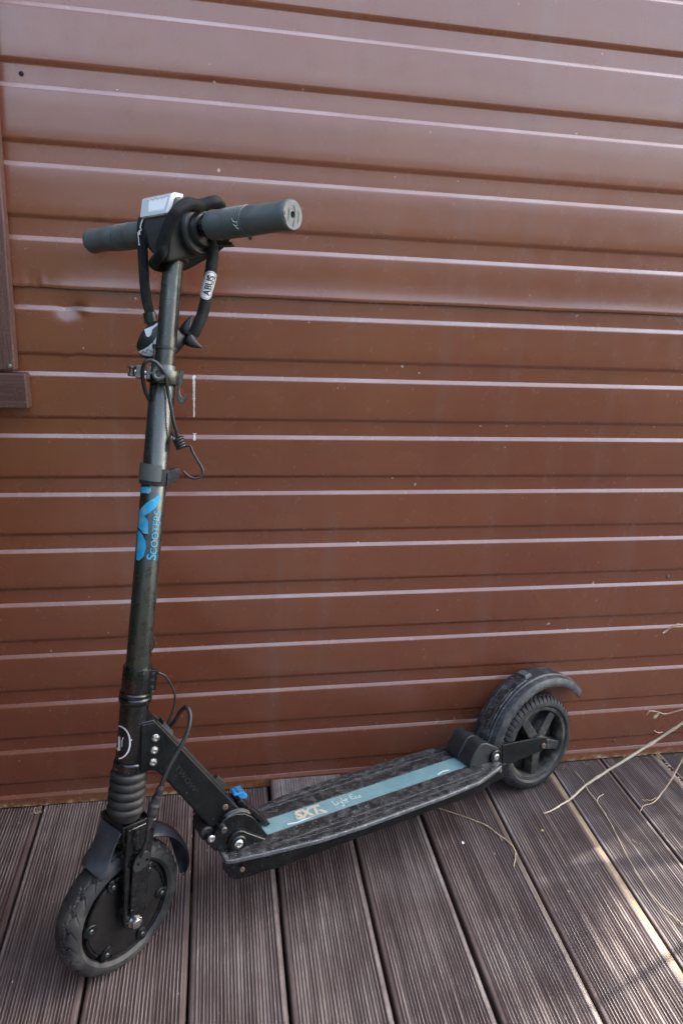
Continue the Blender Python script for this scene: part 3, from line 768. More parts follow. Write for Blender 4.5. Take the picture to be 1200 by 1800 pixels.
MB().lathe([(.0115,.058),(.0155,.058),(.0155,.064),(.0115,.064)], 'y', 32, (0,0,.9855)).build('bar_ring', 'black_paint', scooter, MS)
MB().lathe([(.0136,.950),(.0195,.9500),(.0200,.9470),(.0195,.9440),(.0136,.9440)], 'z', 40, (E_,0,0)).build('stem_top_ring', 'dark_plastic', scooter, MS)
# lamp: clear lens shell set into the upper front corner
ln = MB().hull([(.0385,-.0285,.9890),(.0385,.0300,.9890),(.0445,-.0270,.9900),(.0445,.0295,.9905),(.0420,-.0285,1.0140),(.0415,.0315,1.0145),(.0220,-.0300,1.0205),(.0220,.0320,1.0210),(.0240,-.0280,1.000),(.0240,.0300,1.000),(.0360,-.0300,1.0180),(.0360,.0322,1.0185)])
lamp = ln.build('head_lamp', 'lamp_lens', scooter, MS, bevel=.0018, bseg=3)
lamp_b = bvh_of(lamp)
for i in range(4):
    MB().lathe([(.0014,0),(.0012,.0006),(0,.0008)], 'x', 12, (.0436, -.012+i*.0095, 1.0110)).build('lamp_led', 'lamp_led', lamp, MS)
decal('lamp_reflector', [[(262,352.5),(311,344.5),(313.5,364),(301,374),(261.5,381)]], lamp_b, 'lamp_white', lamp, .0004, 2)
hs_b = bvh_of(hso)
decal('housing_seam', stroke_polys([[(279.5,381),(281.5,398)]], .5), hs_b, 'black_print', hso, .0004, 2)
def grip(s):
    prof = [(.0118, .0650), (.0168, .0652), (.0178, .0670), (.0179, .0720)]
    v = .0760
    prof += [(.0178, .0850)]
    for k in range(9):
        a = .0980+k*.0042; prof += [(.0184, a), (.0184, a+.0020), (.0168, a+.0027), (.0168, a+.0037)]
    prof += [(.0180, .1380), (.0172, .1600), (.0165, .1780), (.0164, .1870), (.0172, .1960), (.0178, .2010), (.0172, .2045), (.0160, .2056), (.0040, .2056), (.0036, .2050), (.0036, .1950), (0, .1950)]
    return MB().lathe([(r, s*h) for r, h in prof][::s], 'y', 48, (0,0,.9855)).build('grip', 'grip_rubber', scooter, MS, sharp=40)
gL = grip(1); gR = grip(-1)
g_b = bvh_of(gL)
decal('grip_slot', stroke_polys([[(507,366),(507.5,370),(506.8,382),(505.5,387)], [(515.5,360.5),(517.2,366),(517.8,374)], [(516.6,387),(515.6,393),(514,399)], [(524,372),(524.8,378),(524,387),(522.8,393)], [(497.5,372.5),(499.5,372),(501,374.5),(500.8,377.5),(498.5,376)], [(496.5,374),(498,379),(501,384),(502.5,391)]], .95), g_b, 'hole_dark', gL, .0003, 1)
decal('grip_scuff', stroke_polys([[(407.5,384),(409,388),(413,391),(417,389)], [(410,394),(414,398),(419,402)], [(413,397),(418,396)], [(416,390),(417,394)]], 1.3), g_b, 'white_print', gL, .0004, 1)
# brake / thumb lever under the near grip
lv = MB().hull([(-.016,.060,.9660),(-.020,.084,.9650),(-.020,.086,.9690),(-.012,.060,.9720),(-.028,.062,.9660),(-.030,.082,.9660),(-.026,.066,.9720)])
lv.build('thumb_lever', 'dark_plastic', scooter, MS, bevel=.0015)

# --- folding arm from head tube to platform
arm = MB()
ap = [(.8125,.3925),(.7905,.3925),(.7700,.3605),(.6860,.2290),(.6640,.1950),(.6700,.1720),(.7010,.1640),(.7265,.2010),(.7900,.3060),(.7965,.3125),(.8200,.3170)]
arm.prism(ap, -.0215, .0215)
armo = arm.build('folding_arm', 'black_frame', scooter, MD, bevel=.003, bseg=3)
pl = MB().prism([(.8095,.3895),(.7895,.3885),(.7790,.3715),(.7800,.3350),(.7900,.3165),(.7960,.3165),(.8165,.3190)], .0212, .0240)
plo = pl.build('arm_plate', 'black_frame', scooter, MD, bevel=.0012)
pl2 = MB().prism([(.8095,.3895),(.7895,.3885),(.7790,.3715),(.7800,.3350),(.7900,.3165),(.7960,.3165),(.8165,.3190)], -.0240, -.0212)
pl2.build('arm_plate', 'black_frame', scooter, MD, bevel=.0012)
for x, z in ((.7918,.3652),(.7950,.3465),(.7982,.3283)):
    for s in (1, -1):
        MB().lathe([(p_, s*h) for p_, h in [(.0058,.0238),(.0060,.0255),(.0048,.0275),(.0026,.0283),(.0024,.0262),(0,.0262)]][::s], 'y', 20, (x,0,z)).build('bolt', 'steel', armo, MD)
# arm top plate and edge lines
tp = MB(); 
for s in (-1, 1):
    tp.tube([Vector((.7850,s*.0125,.3850)), Vector((.6880,s*.0125,.2330))], .0012, 6)
tp.build('arm_ridge', 'black_frame', scooter, MD)
gr_ = MB().hull([(.7780,-.012,.3730),(.7780,.012,.3730),(.7640,-.012,.3500),(.7640,.012,.3500),(.7740,-.010,.3790),(.7740,.010,.3790),(.7600,-.009,.3570),(.7600,.009,.3570)])
gr_.build('cable_grommet', 'dark_plastic', armo, MD, bevel=.002)
arm_b = bvh_of(armo)
text_decal('embossed_lettering', 'TWOW', (306,1349.5), (.63,.80), 10.0, arm_b, 'emboss_grey', armo, off=.0007, ysx=1.12, space=1.02)
for px in ((317,1339),(330,1352),(356,1352)): pass
# joint cheeks on both sides of the arm foot
for s in (1, -1):
    ck = MB()
    cheek = [(.6935,.140),(.6190,.134),(.6290,.1480),(.6430,.1740),(.6520,.1880),(.6640,.1985),(.6800,.2035),(.6960,.2020),(.7060,.1960),(.7110,.1870),(.7180,.1790),(.7255,.1830),(.7300,.1790),(.7290,.1700),(.7160,.1560),(.7040,.1470)]
    ck.prism(cheek, s*.0225, s*.0330)
    cko = ck.build('joint_cheek', 'black_paint', scooter, MD, bevel=.0016)
    bump = MB().prism([(.6930+.000,.142),(.6260,.1385),(.6640,.1680),(.6700,.1735),(.6790,.1765),(.6880,.1740),(.6950,.1670),(.6970,.1580)], s*.0325, s*.0385)
    bump.build('joint_boss', 'black_paint', cko, MD, bevel=.0022, bseg=3)
    MB().lathe([(p_, s*h) for p_, h in [(.0135,.0380),(.0135,.0400),(.0120,.0412),(.0098,.0412),(.0098,.0395),(0,.0395)]][::s], 'y', 28, (.6805,0,.1555)).build('pivot_ring', 'black_paint', cko, MD)
    MB().lathe([(p_, s*h) for p_, h in [(.0072,.0394),(.0076,.0415),(.0058,.0432),(.0036,.0436),(.0028,.0418),(0,.0418)]][::s], 'y', 22, (.6805,0,.1555)).build('pivot_bolt', 'steel', cko, MD)
    MB().lathe([(p_, s*h) for p_, h in [(.0060,.0330),(.0062,.0345),(.0048,.0365),(.0026,.0370),(.0022,.0350),(0,.0350)]][::s], 'y', 20, (.7220,0,.1775)).build('bolt', 'steel', cko, MD)
arcm = MB(); pts = []
for i in range(13):
    a = R_(158-118*i/12); pts.append(Vector((.6790+.0300*math.cos(a)*-1, .0285, .1760+.0285*math.sin(a))))
arcm = MB()
for i in range(12):
    a, b = pts[i], pts[i+1]
arcm.tube([p + Vector((0,-.004,0)) for p in pts], .0022, 8); arcm.tube([p + Vector((0,.001,0)) for p in pts], .0022, 8)
arcm.build('joint_rim', 'grey_metal', scooter, MD)
MB().cyl((.7225,0,.1780), .0118, .0430, 'y', 28).build('joint_bumper', 'bellows_rubber', scooter, MD)
MB().cyl((.7035,.0300,.1905), .0052, .0280, 'y', 18).build('latch_pin', 'grey_metal', scooter, MD)
MB().lathe([(.0050,.0212),(.0050,.0228),(.0038,.0236),(.0016,.0236),(.0014,.0224),(0,.0224)], 'y', 18, (.6925,0,.2145)).build('screw', 'rusty_screw', armo, MD)
# release pedal, blue
pd = MB().hull([(.668,-.024,.2105),(.668,-.008,.2105),(.652,-.028,.2100),(.652,-.006,.2100),(.664,-.024,.1985),(.664,-.008,.1985),(.645,-.029,.1960),(.645,-.005,.1960),(.643,-.028,.2010),(.643,-.006,.2010)])
pdo = pd.build('release_pedal', 'blue_plastic', scooter, MD, bevel=.0018)
for i in range(3):
    MB().tube([Vector((.6655-.0075*i,-.0255,.2112-.0001*i)), Vector((.6655-.0075*i,-.0080,.2112-.0001*i))], .0007, 6).build('pedal_rib', 'blue_plastic', pdo, MD)
rb = MB().hull([(.684,-.0215,.218),(.684,-.010,.218),(.700,-.0215,.242),(.700,-.010,.242),(.690,-.0215,.2485),(.690,-.012,.2485),(.678,-.0215,.234),(.678,-.012,.234)])
rb.build('pedal_guard', 'dark_plastic', scooter, MD, bevel=.001)
link_ = MB().prism([(.667,.205),(.661,.208),(.612,.1460),(.619,.1440)], -.0215, .0100)
link_.build('pedal_link', 'black_paint', scooter, MD, bevel=.001)

# --- platform
def ztop(x): return .1322+(x-.35)*.0421
YC = .010
def halfw(x):
    pts = [(.125,.040),(.150,.052),(.215,.070),(.30,.0745),(.48,.0745),(.56,.070),(.64,.058),(.704,.046),(.712,.040)]
    for (a, p_), (b, q) in zip(pts[:-1], pts[1:]):
        if a <= x <= b: return p_+(q-p_)*(x-a)/(b-a)
    return pts[0][1] if x < .2 else pts[-1][1]
def sheet_top(name, y0f, y1f, x0, x1, zoff, mat, thick, step=.012, bevel=.001):
    n_ = int((x1-x0)/step); V = []; F_ = []
    for i in range(n_+1):
        x = x0+(x1-x0)*i/n_; a = y0f(x); b = y1f(x); zt = ztop(x)+zoff
        V += [(x,a,zt),(x,b,zt),(x,b,zt-thick),(x,a,zt-thick)]
    for i in range(n_):
        for j in range(4): F_.append((4*i+j, 4*i+(j+1) % 4, 4*i+4+(j+1) % 4, 4*i+4+j))
    F_ += [(0,1,2,3), tuple(4*n_+j for j in (3,2,1,0))]
    m = MB(); m.v = V; m.f = F_
    return m.build(name, mat, scooter, MD, bevel=bevel)
plat = sheet_top('platform', lambda x: YC-halfw(x), lambda x: YC+halfw(x), .135, .708, -.0012, 'deck_edge', .0075, bevel=.002)
tray = MB()
V = []; F_ = []
n_ = 24
for i in range(n_+1):
    x = .150+.545*i/n_; d = .040 if .20 < x < .64 else (.040*math.sqrt(max(.05, 1-((x-.64)/.058)**2)) if x >= .64 else .040-.018*(.20-x)/.05)
    hw = min(.055, halfw(x)-.004); zt = ztop(x)-.0080
    V += [(x,YC-hw,zt),(x,YC+hw,zt),(x,YC+hw-.006,zt-d+.006),(x,YC+hw-.014,zt-d),(x,YC-hw+.014,zt-d),(x,YC-hw+.006,zt-d+.006)]
for i in range(n_):
    for j in range(6): F_.append((6*i+j, 6*i+(j+1) % 6, 6*i+6+(j+1) % 6, 6*i+6+j))
F_ += [tuple(range(6)), tuple(6*n_+j for j in range(6))[::-1]]
tray.v = V; tray.f = F_; tray.build('battery_tray', 'black_frame', scooter, MD, sharp=40)
# grip strips: three ribs each side of the coloured inlay
strips_y = [(-.955,-.80),(-.765,-.655),(-.610,-.270)]
for a, b in strips_y:
    for s in (1, -1):
        lo, hi = (a, b) if s == 1 else (-b, -a)
        def f0(x, q=lo): return YC+q*halfw(x) if abs(q) > .66 else YC+q*.0740*min(1, halfw(x)/.060)
        def f1(x, q=hi): return YC+q*halfw(x) if abs(q) > .66 else YC+q*.0740*min(1, halfw(x)/.060)
        sheet_top('grip_strip', f0, f1, .150, .700, .0, 'deck_black', .002, bevel=.0005)
inl = sheet_top('colour_inlay', lambda x: YC-.0180, lambda x: YC+.0175, .158, .640, -.0003, 'deck_stripe', .001, bevel=0)
inl_b = bvh_of(inl)
text_decal('brand_lettering', 'SXT', (522,1441), (.955,-.297), 14.5, inl_b, 'cream_print', inl, ysx=1.22, shear=-.05, bold=.05)
def zc(l): return [(500+x/7.5, 1370+y/7.5) for x, y in l]
scr = [zc([(620,290),(645,320),(670,345),(700,330)]), zc([(695,300),(705,330),(718,315)]), zc([(745,290),(735,305),(745,315),(760,300),(775,330),(790,345),(775,360),(760,345)]), zc([(735,250),(765,290),(790,275),(800,310)]), zc([(800,255),(825,300),(840,295)]), zc([(790,280),(830,262)]),
       zc([(850,215),(885,200)]), zc([(850,215),(880,262),(915,258)]), zc([(868,240),(898,226)]), zc([(940,222),(925,240),(940,255),(962,240)]), zc([(980,212),(968,235),(985,245),(1000,225),(985,210),(1010,235)])]
decal('script_lettering', stroke_polys(scr, .85), inl_b, 'white_print', inl, .0006, 0)
decal('swoosh_print', stroke_polys([[(529,1441),(545,1437),(560,1431),(575,1428)]], 1.2) + [[(556,1424),(566,1423),(576,1427),(570,1429)]], inl_b, 'cream_print', inl, .0005, 1)
decal('worn_edge', stroke_polys([[(506,1449),(522,1446),(545,1437)]], 2.0), inl_b, 'white_print', inl, .0004, 1)
decal('worn_edge', stroke_polys([[(770,1361),(778,1356),(788,1354)]], 2.0), inl_b, 'white_print', inl, .0004, 1)
plat_b = bvh_of(plat)
for cl in ([(447,1500),(456,1497)], [(482,1489.5),(498,1484.5)], [(540,1477),(556,1471.5)], [(640,1445),(648,1442)], [(700,1424),(704,1422)], [(736,1411),(742,1408.5)], [(800,1386),(812,1381)], [(838,1366),(848,1361)], [(866,1351),(874,1346)]):
    d_ = decal('paint_chip', stroke_polys([cl], 1.9), plat_b, 'white_print', plat, .0004, 1)
# near and far skirts below the front of the platform
for s in (1, -1):
    sk = MB(); V = []; F_ = []
    n_ = 18
    for i in range(n_+1):
        x = .545+.165*i/n_; t = i/n_
        y = YC+s*(halfw(x)-.0045 - .002*math.sin(t*math.pi)); zt = ztop(x)-.0075
        dep = .003+.034*math.sin(min(1, t*1.25)*math.pi*.5)**1.2 if t < .86 else .037*math.sqrt(max(.02, 1-((t-.86)/.15)**2))
        V += [(x,y,zt),(x,y-s*.004,zt-dep),(x,y-s*.0065,zt-dep),(x,y-s*.003,zt)]
    for i in range(n_):
        for j in range(4): F_.append((4*i+j, 4*i+(j+1) % 4, 4*i+4+(j+1) % 4, 4*i+4+j))
    F_ += [(0,1,2,3), tuple(4*n_+j for j in (3,2,1,0))]
    sk.v = V; sk.f = F_; sko = sk.build('side_skirt', 'black_paint', scooter, MD, bevel=.0008)
    if s == 1:
        MB().lathe([(.0040,.0),(.0040,.0016),(.0030,.0022),(.0012,.0022),(0,.0015)], 'y', 16, (.6835,.0570,.1235)).build('screw', 'rusty_screw', sko, MD)
    sp = MB().prism([(.128,.122),(.20,.1245),(.20,.104),(.175,.090),(.128,.093)], YC+s*.043, YC+s*.0475)
    spo = sp.build('rear_plate', 'black_frame', scooter, MD, bevel=.001)
    if s == 1:
        for x, z in ((.145,.111),(.178,.100)): MB().lathe([(.0034,0),(.0034,.0014),(.0024,.002),(0,.002)], 'y', 14, (x,YC+.0476,z)).build('screw', 'rusty_screw', spo, MD)

# --- rear hinge block
blk = MB()
bprof = [(.206,.1270),(.2035,.1390),(.1830,.1660),(.1740,.1690),(.1620,.1660),(.1330,.1480),(.1260,.1360),(.1280,.1245),(.1400,.1185)]
blk.prism(bprof, -.034, .038)
blk.build('rear_hinge_block', 'dark_plastic', scooter, MD, bevel=.003, bseg=3)
blk = MB().prism([(x+.002, z+.0016) for x, z in bprof], -.034, .006)
blk.build('hinge_cover', 'dark_plastic', scooter, MD, bevel=.003)
MB().lathe([(.0130,.0370),(.0138,.0385),(.0138,.0425),(.0125,.0440),(.0100,.0440),(.0098,.0425),(0,.0425)], 'y', 30, (.1420,0,.1325)).build('hinge_ring', 'black_paint', scooter, MD)
MB().lathe([(.0068,.0420),(.0070,.0445),(.0055,.0460),(.0020,.0460),(.0018,.0445),(0,.0445)], 'y', 22, (.1420,0,.1325)).build('hinge_bolt', 'steel', scooter, MD)
# --- rear wheel
rw = empty('rear_wheel', Dd(0,0,RR)); rw.parent = scooter; rw.matrix_basis = WM[scooter.name].inverted() @ Matrix.Translation(Dd(0,0,RR))
tyre('tyre', rw, MD, (0,0,RR), RR, .080, .0215, 52, .2, 'rib')
MB().lathe([(.0815,-.0165),(.0800,-.0185),(.0740,-.0175),(.0700,-.0110),(.0690,0),(.0700,.0110),(.0740,.0175),(.0800,.0185),(.0815,.0165)], 'y', 72, (0,0,RR), closed=True).build('rim', 'rim_dusty', rw, MD)
MB().lathe([(.0,-.0230),(.0170,-.0230),(.0190,-.0215),(.0200,-.014),(.0200,.014),(.0190,.0215),(.0170,.0230),(0,.0230)], 'y', 36, (0,0,RR)).build('hub', 'rim_dusty', rw, MD)
MB().lathe([(.0,-.0135),(.0640,-.0135),(.0660,-.012),(.0660,-.008),(.0600,-.0060),(.0,-.0060)], 'y', 48, (0,0,RR)).build('dark_backing', 'motor_cover', rw, MD)  # dark disc added to stand for the shaded inside of the wheel
for k in range(5):
    a = R_(58)+k*2*math.pi/5
    spk = MB().hull([(x, y*q, z*q2) for x, q, q2 in ((.016,.0155,.0120),(.0715,.0135,.0100)) for y in (-1,1) for z in (-1,1)])
    spk.build('spoke', 'rim_dusty', rw, MD @ Matrix.Translation((0,0,RR)) @ Matrix.Rotation(-a, 4, 'Y'), bevel=.003)
    web = MB().box(.018,.0705,-.0012,.0012,-.016,.016)
for s in (1, -1):
    pa = MB().prism([(.112,.1420),(.050,.1330),(-.004,.1235),(-.0135,.1185),(-.0165,.1080),(-.0130,.0975),(-.0040,.0935),(.060,.0930),(.112,.0935)], s*.0255, s*.0290)
    pao = pa.build('axle_arm', 'black_frame', scooter, MD, bevel=.001)
    MB().lathe([(p_, s*h) for p_, h in [(.0058,.0288),(.0062,.0310),(.0045,.0330),(.0018,.0333),(0,.0325)]][::s], 'y', 18, (-.002,0,.1055)).build('axle_bolt', 'rusty_screw', pao, MD)
MB().cyl((0,0,RR), .005, .052, 'y', 14).build('rear_axle', 'steel', scooter, MD)
MB().hull([(.106,-.027,.094),(.106,.027,.094),(.134,-.030,.098),(.134,.030,.098),(.106,-.027,.150),(.106,.027,.150),(.136,-.030,.146),(.136,.030,.146)]).build('rear_bracket', 'black_frame', scooter, MD, bevel=.002)
# --- rear brake mudguard
def arc_shell(name, prof, a0, a1, mat, parent, n_=36, taper=None, thick=.0022, tweak=None):
    """prof: (half-width coordinate y, radial offset) points across the shell, swept round the rear axle"""
    V = []; F_ = []; m = len(prof)
    for i in range(n_+1):
        t = i/n_; a = a0+(a1-a0)*t
        sc_ = taper(t) if taper else 1.0
        for (y, dr) in prof:
            rad = FR(a)+dr
            V.append((rad*math.sin(a), y*sc_, RR+rad*math.cos(a)))
    for i in range(n_):
        for j in range(m-1): F_.append((i*m+j, i*m+j+1, (i+1)*m+j+1, (i+1)*m+j))
    mm = MB(); mm.v = V; mm.f = F_
    o = mm.build(name, mat, parent, MD, sharp=42)
    s = o.modifiers.new('thick', 'SOLIDIFY'); s.thickness = thick; s.offset = 0
    b = o.modifiers.new('bevel', 'BEVEL'); b.width = .0007; b.segments = 2; b.limit_method = 'ANGLE'; b.angle_limit = R_(45)
    return o
def FR(a):
    d = math.degrees(a)
    if d > 20: return .1535 - .004*((d-20)/50)
    return .1535 + .0012*((20-d)/74)
fen = arc_shell('rear_mudguard', [(-.034,-.022),(-.0335,-.014),(-.030,-.006),(-.024,-.0035),(-.0195,-.0030),(-.0185,.0),(.0185,.0),(.0195,-.0030),(.024,-.0035),(.030,-.006),(.0335,-.014),(.034,-.022)], R_(72), R_(-52.5), 'mudguard_dusty', scooter, taper=lambda t: 1-.12*max(0, t-.7)/.3)
arc_shell('brake_strip', [(-.0165,.0030),(-.0150,.0048),(.0150,.0048),(.0165,.0030)], R_(71), R_(14), 'deck_black', scooter, thick=.003)
for a0, a1 in ((60, 45), (40, 27)):
    for y in (-.0105, .0105):
        pts = []
        for i in range(9):
            a = R_(a0+(a1-a0)*i/8); rr = FR(a)+.0066; pts.append(Vector((rr*math.sin(a), y, RR+rr*math.cos(a))))
        MB().tube(pts, .0009, 6).build('grip_line', 'grey_metal', scooter, MD)
bx = MB().hull([(x, y, z) for x, z in ((-.009,.0),(.0100,.0),(-.007,.0085),(.009,.0095)) for y in (-.0115,.0115)])
a = R_(10); rr = FR(a)+.0015
bx.build('folding_catch', 'deck_edge', scooter, MD @ Matrix.Translation((rr*math.sin(a), 0, RR+rr*math.cos(a))) @ Matrix.Rotation(a, 4, 'Y'), bevel=.0012)

# --- cables
def cable(name, pts, r, mat='cable_rubber', res=8, seg=10):
    return MB().tube(pts, r, seg, res=res).build(name, mat, scooter, sharp=60)
def dpx(px, y): 
    d = px_ray(*px); Mi = MD.inverted(); c = Mi @ CAM; dd = Mi.to_3x3() @ d; t = (y-c.y)/dd.y
    return CAM + d*t
def spx(px, v=None, u=None):
    d = px_ray(*px); Mi = MS.inverted(); c = Mi @ CAM; dd = Mi.to_3x3() @ d
    t = (v-c.y)/dd.y if v is not None else (u-c.x)/dd.x
    return CAM + d*t
cable('brake_cable', [dpx(p, y) for p, y in (((278,1182),.010),((292,1190),.008),((304,1210),.004),((308,1228),.0),((305,1248),-.002),((297,1266),-.002),((293,1274),-.002))], .0017)
cable('brake_cable', [dpx(p, y) for p, y in (((268,1118),.0),((271.5,1124),.0),((272,1134),.0),((267,1142),.0),((262,1143),.0))], .0012)
cable('motor_cable', [dpx(p, y) for p, y in (((299,1276),.0),((307,1268),.006),((318,1250),.015),((328,1243),.024),((334.5,1256),.034),((332,1280),.042),((322,1304),.046),((308,1328),.048),((296,1350),.050),((287,1372),.052),((284,1382),.052))], .0031)
def dp(p, y): return dpx(p, y)
conn = MB()
P = [dp((284,1380),.052), dp((278.5,1396),.052), dp((272,1412),.052), dp((266,1432),.052), dp((261,1452),.052)]
def lerp(t):
    f = t*(len(P)-1); i = min(int(f), len(P)-2); return P[i].lerp(P[i+1], f-i)
ts = [i/40 for i in range(41)]
rads = []
for t in ts:
    r = .0052
    if t < .10: r = .0036+.0016*t/.1
    elif t < .30: r = .0054+(.0006 if int(t*80) % 2 else 0)
    elif t < .52: r = .0066
    elif .52 <= t < .56: r = .0080
    elif t < .74: r = .0070
    elif t < .94: r = .0056+(.0006 if int(t*80) % 2 else 0)-.001*(t-.74)/.2
    else: r = .0040
    rads.append(r)
conn.tube([lerp(t) for t in ts], rads, 14); conn.build('cable_connector', 'connector', scooter, sharp=50)
cable('motor_cable', [dp((261,1450),.052), dp((259.5,1465),.050), spx((257,1480), v=.050), spx((252,1494), v=.047), spx((249,1503), v=.043), spx((249,1508), v=.038)], .0030)

# ------------------------------------------------------------------ things hung on the scooter
# hook and loop strap round the stem, with grey tape
strap = empty('hook_and_loop_strap', S(E_, 0, .64)); tag(strap, 'black hook-and-loop strap with grey tape around the scooter stem', 'strap')
MB().lathe([(.0176,.6400),(.0200,.6402),(.0203,.6410),(.0203,.6625),(.0200,.6632),(.0176,.6635)], 'z', 56, (E_,0,0)).build('band', 'strap_fabric', strap, MS)
def wrap(name, r0, r1, th0, th1, w0, w1, mat, parent, n_=16):
    V = []; F_ = []
    for i in range(n_+1):
        t = i/n_; th = th0+(th1-th0)*t; rr = r0+(r1-r0)*t
        sk_ = -.0005*t
        V += [polar(rr, th, w0+sk_), polar(rr, th, w1+sk_), polar(rr+.0008, th, w1+sk_), polar(rr+.0008, th, w0+sk_)]
    for i in range(n_):
        for j in range(4): F_.append((4*i+j, 4*i+(j+1) % 4, 4*i+4+(j+1) % 4, 4*i+4+j))
    F_ += [(0,1,2,3), tuple(4*n_+j for j in (3,2,1,0))]
    m = MB(); m.v = V; m.f = F_; return m.build(name, mat, parent, MS)
wrap('tape', .0206, .0209, thc-R_(110), thc+R_(24), .6465, .6695, 'tape_grey', strap)
lp = MB().tube([Vector(polar(.0206, thc+R_(52), .6515)), Vector(polar(.0245, thc+R_(72), .6525)), Vector(polar(.0300, thc+R_(88), .6530)), Vector(polar(.0310, thc+R_(97), .6530)), Vector(polar(.0250, thc+R_(112), .6525)), Vector(polar(.0205, thc+R_(130), .6515))], .0022, 8, res=5)
Mi = Matrix.Identity(4)
lp.v = [(x, y, .652+(z-.652)*4.6) for x, y, z in lp.v]
lp.build('strap_tab', 'strap_fabric', strap, MS)

# bungee cord with wire hook
bg = empty('bungee_cord', S(E_, 0, .70)); tag(bg, 'thin black bungee cord with a wire hook hanging beside the stem clamp', 'bungee cord')
def sp2(px, v): return spx(px, v=v)
def tube_thing(name, pts, r, mat, parent, res=8, seg=10, sharp=60): return MB().tube(pts, r, seg, res=res).build(name, mat, parent, sharp=sharp)
def nearstem(px, dep):
    """point on the sight line of px that lies dep metres in front of the stem axis towards the viewer"""
    d = px_ray(*px); Mi = MS.inverted(); c = Mi @ CAM; dd = Mi.to_3x3() @ d
    t = (dep - ((c.x-E_)*vw.x + c.y*vw.y))/(dd.x*vw.x+dd.y*vw.y); return CAM+d*t
tube_thing('cord', [nearstem(p, q) for p, q in (((263,704),.006),((256,688),.016),((251.5,668),.024),((251,650),.036),((255,638),.043),((263,633),.044),((274,637),.042),((284,648),.040),((290,660),.034),((295,685),.0225),((300,712),.0215),((305,740),.019),((310,758),.015),((313,771),.012))], .0026, 'cable_rubber', bg)
tube_thing('cord', [nearstem(p, q) for p, q in (((298,756),-.002),((303,762),.002),((309,770),.008),((313,774),.010))], .0024, 'cable_rubber', bg)
ctr = [nearstem((312+i*.62, 768+i*1.55), .012) for i in range(13)]
hx = []
n_ = 60; A0, A1 = ctr[0], ctr[-1]; ad = (A1-A0).normalized(); e1 = ad.orthogonal().normalized(); e2 = ad.cross(e1)
for i in range(n_+1):
    t = i/n_; th = t*2*math.pi*4.2; hx.append(A0.lerp(A1, t) + (e1*math.cos(th)+e2*math.sin(th))*.0062)
hk_ = hx + [nearstem(p, .012) for p in ((333,783),(338,793),(346,807),(355,822),(356.5,830),(352,838),(343,841),(334,838.5),(327,833),(322.5,828.5))]
tube_thing('wire_hook', hk_, .0019, 'cable_rubber', bg, res=3, seg=8)

# chain lock hung over the bar
lock = empty('chain_lock', S(.0, 0, .86)); tag(lock, 'black sleeved chain lock with a shark-shaped lock body hanging from the handlebar', 'lock')
def lp_(px, **k): return spx(px, **k)
path = [lp_((265,556), v=-.040), lp_((258,528), v=-.045), lp_((255,505), v=-.046), lp_((252.5,470), v=-.047), lp_((250.5,430), v=-.047), lp_((250,402), v=-.047), lp_((254,383), v=-.048),
        S(.012,-.052,1.013), S(-.006,-.051,1.019), S(-.026,-.040,1.016), S(-.043,-.020,1.004), S(-.046,.010,1.006), S(-.036,.036,1.019), S(-.018,.050,1.0225),
        lp_((352,361), u=.004), lp_((332,358), u=.030), lp_((314,369), u=.046), lp_((302,386), u=.049), lp_((293,407), u=.049), lp_((285.5,428), u=.047), lp_((284,446), u=.042),
        S(.020,-.020,.936), S(-.020,-.022,.944), S(-.046,-.004,.966), S(-.052,.024,.982), S(-.044,.046,.994), S(-.030,.0555,.996), S(-.024,.0555,.984), lp_((374,428), v=.050), lp_((374,452), v=.046), lp_((369,485), v=.044), lp_((363,522), v=.040), lp_((356,552), v=.036), lp_((345,578), v=.030), lp_((339,588), v=.026)]
def sq(i, th): return 1.0+.10*math.cos(4*th) + .05*noise.noise(Vector((i*.55, math.cos(th), math.sin(th))))
slv = MB().tube(path, .0072, 16, res=7, squash=sq)
slo = slv.build('sleeve', 'sleeve_fabric', lock, sharp=70)
cf = MB(); q0 = lp_((262.5,549), v=-.041); q1 = lp_((266,568), v=-.040); q2 = lp_((269,586), v=-.038)
cf.tube([q0, q0.lerp(q1,.5), q1, q1], [.0086,.0088,.0086,.0060], 20); cf.tube([q1, q2], [.0056,.0056], 16)
cf.build('lock_bolt', 'dark_plastic', lock)
# shark body: an ellipsoid with a pointed nose, lying behind the stem
nose = lp_((243,617), v=-.046); tail = nearstem((330,589), -.030)
axv = (tail-nose); Ls = axv.length; axn = axv.normalized()
vdir = (CAM-nose.lerp(tail,.5)).normalized(); upv = (vdir.cross(axn)).normalized()
if upv.z < 0: upv = -upv
dpv = axn.cross(upv)
sh = MB(); V = []; F_ = []; NS, NR = 36, 30
cen = nose.lerp(tail, .5)
for i in range(NS+1):
    t = i/NS
    rr = .0265*(math.sin(math.pi*min(1, t*.94+.03))**.62)*(1-.28*max(0, t-.55)/.45)
    bend = -.004*math.sin(math.pi*t) + .012*(t-.5)**2*0
    for j in range(NR):
        a = 2*math.pi*j/NR
        V.append(nose + axn*(Ls*t) + upv*(rr*1.02*math.sin(a)+.004*math.sin(math.pi*t)) + dpv*(rr*.72*math.cos(a)))
for i in range(NS):
    for j in range(NR):
        l = (j+1) % NR; F_.append((i*NR+j, i*NR+l, (i+1)*NR+l, (i+1)*NR+j))
F_ += [tuple(range(NR))[::-1], tuple(range(NS*NR, NS*NR+NR))]
sh.v = [tuple(v) for v in V]; sh.f = F_; sho = sh.build('lock_body', 'shark_black', lock, sharp=60)
sh_b = bvh_of(sho)
def z8(l): return [(220+x/8, 530+y/8) for x, y in l]
decal('belly_print', [z8([(190,700),(260,672),(330,630),(390,575),(440,500),(520,380),(520,700),(430,745),(360,768),(300,762),(240,745),(205,722)])], sh_b, 'white_print', sho, .0005, 4)
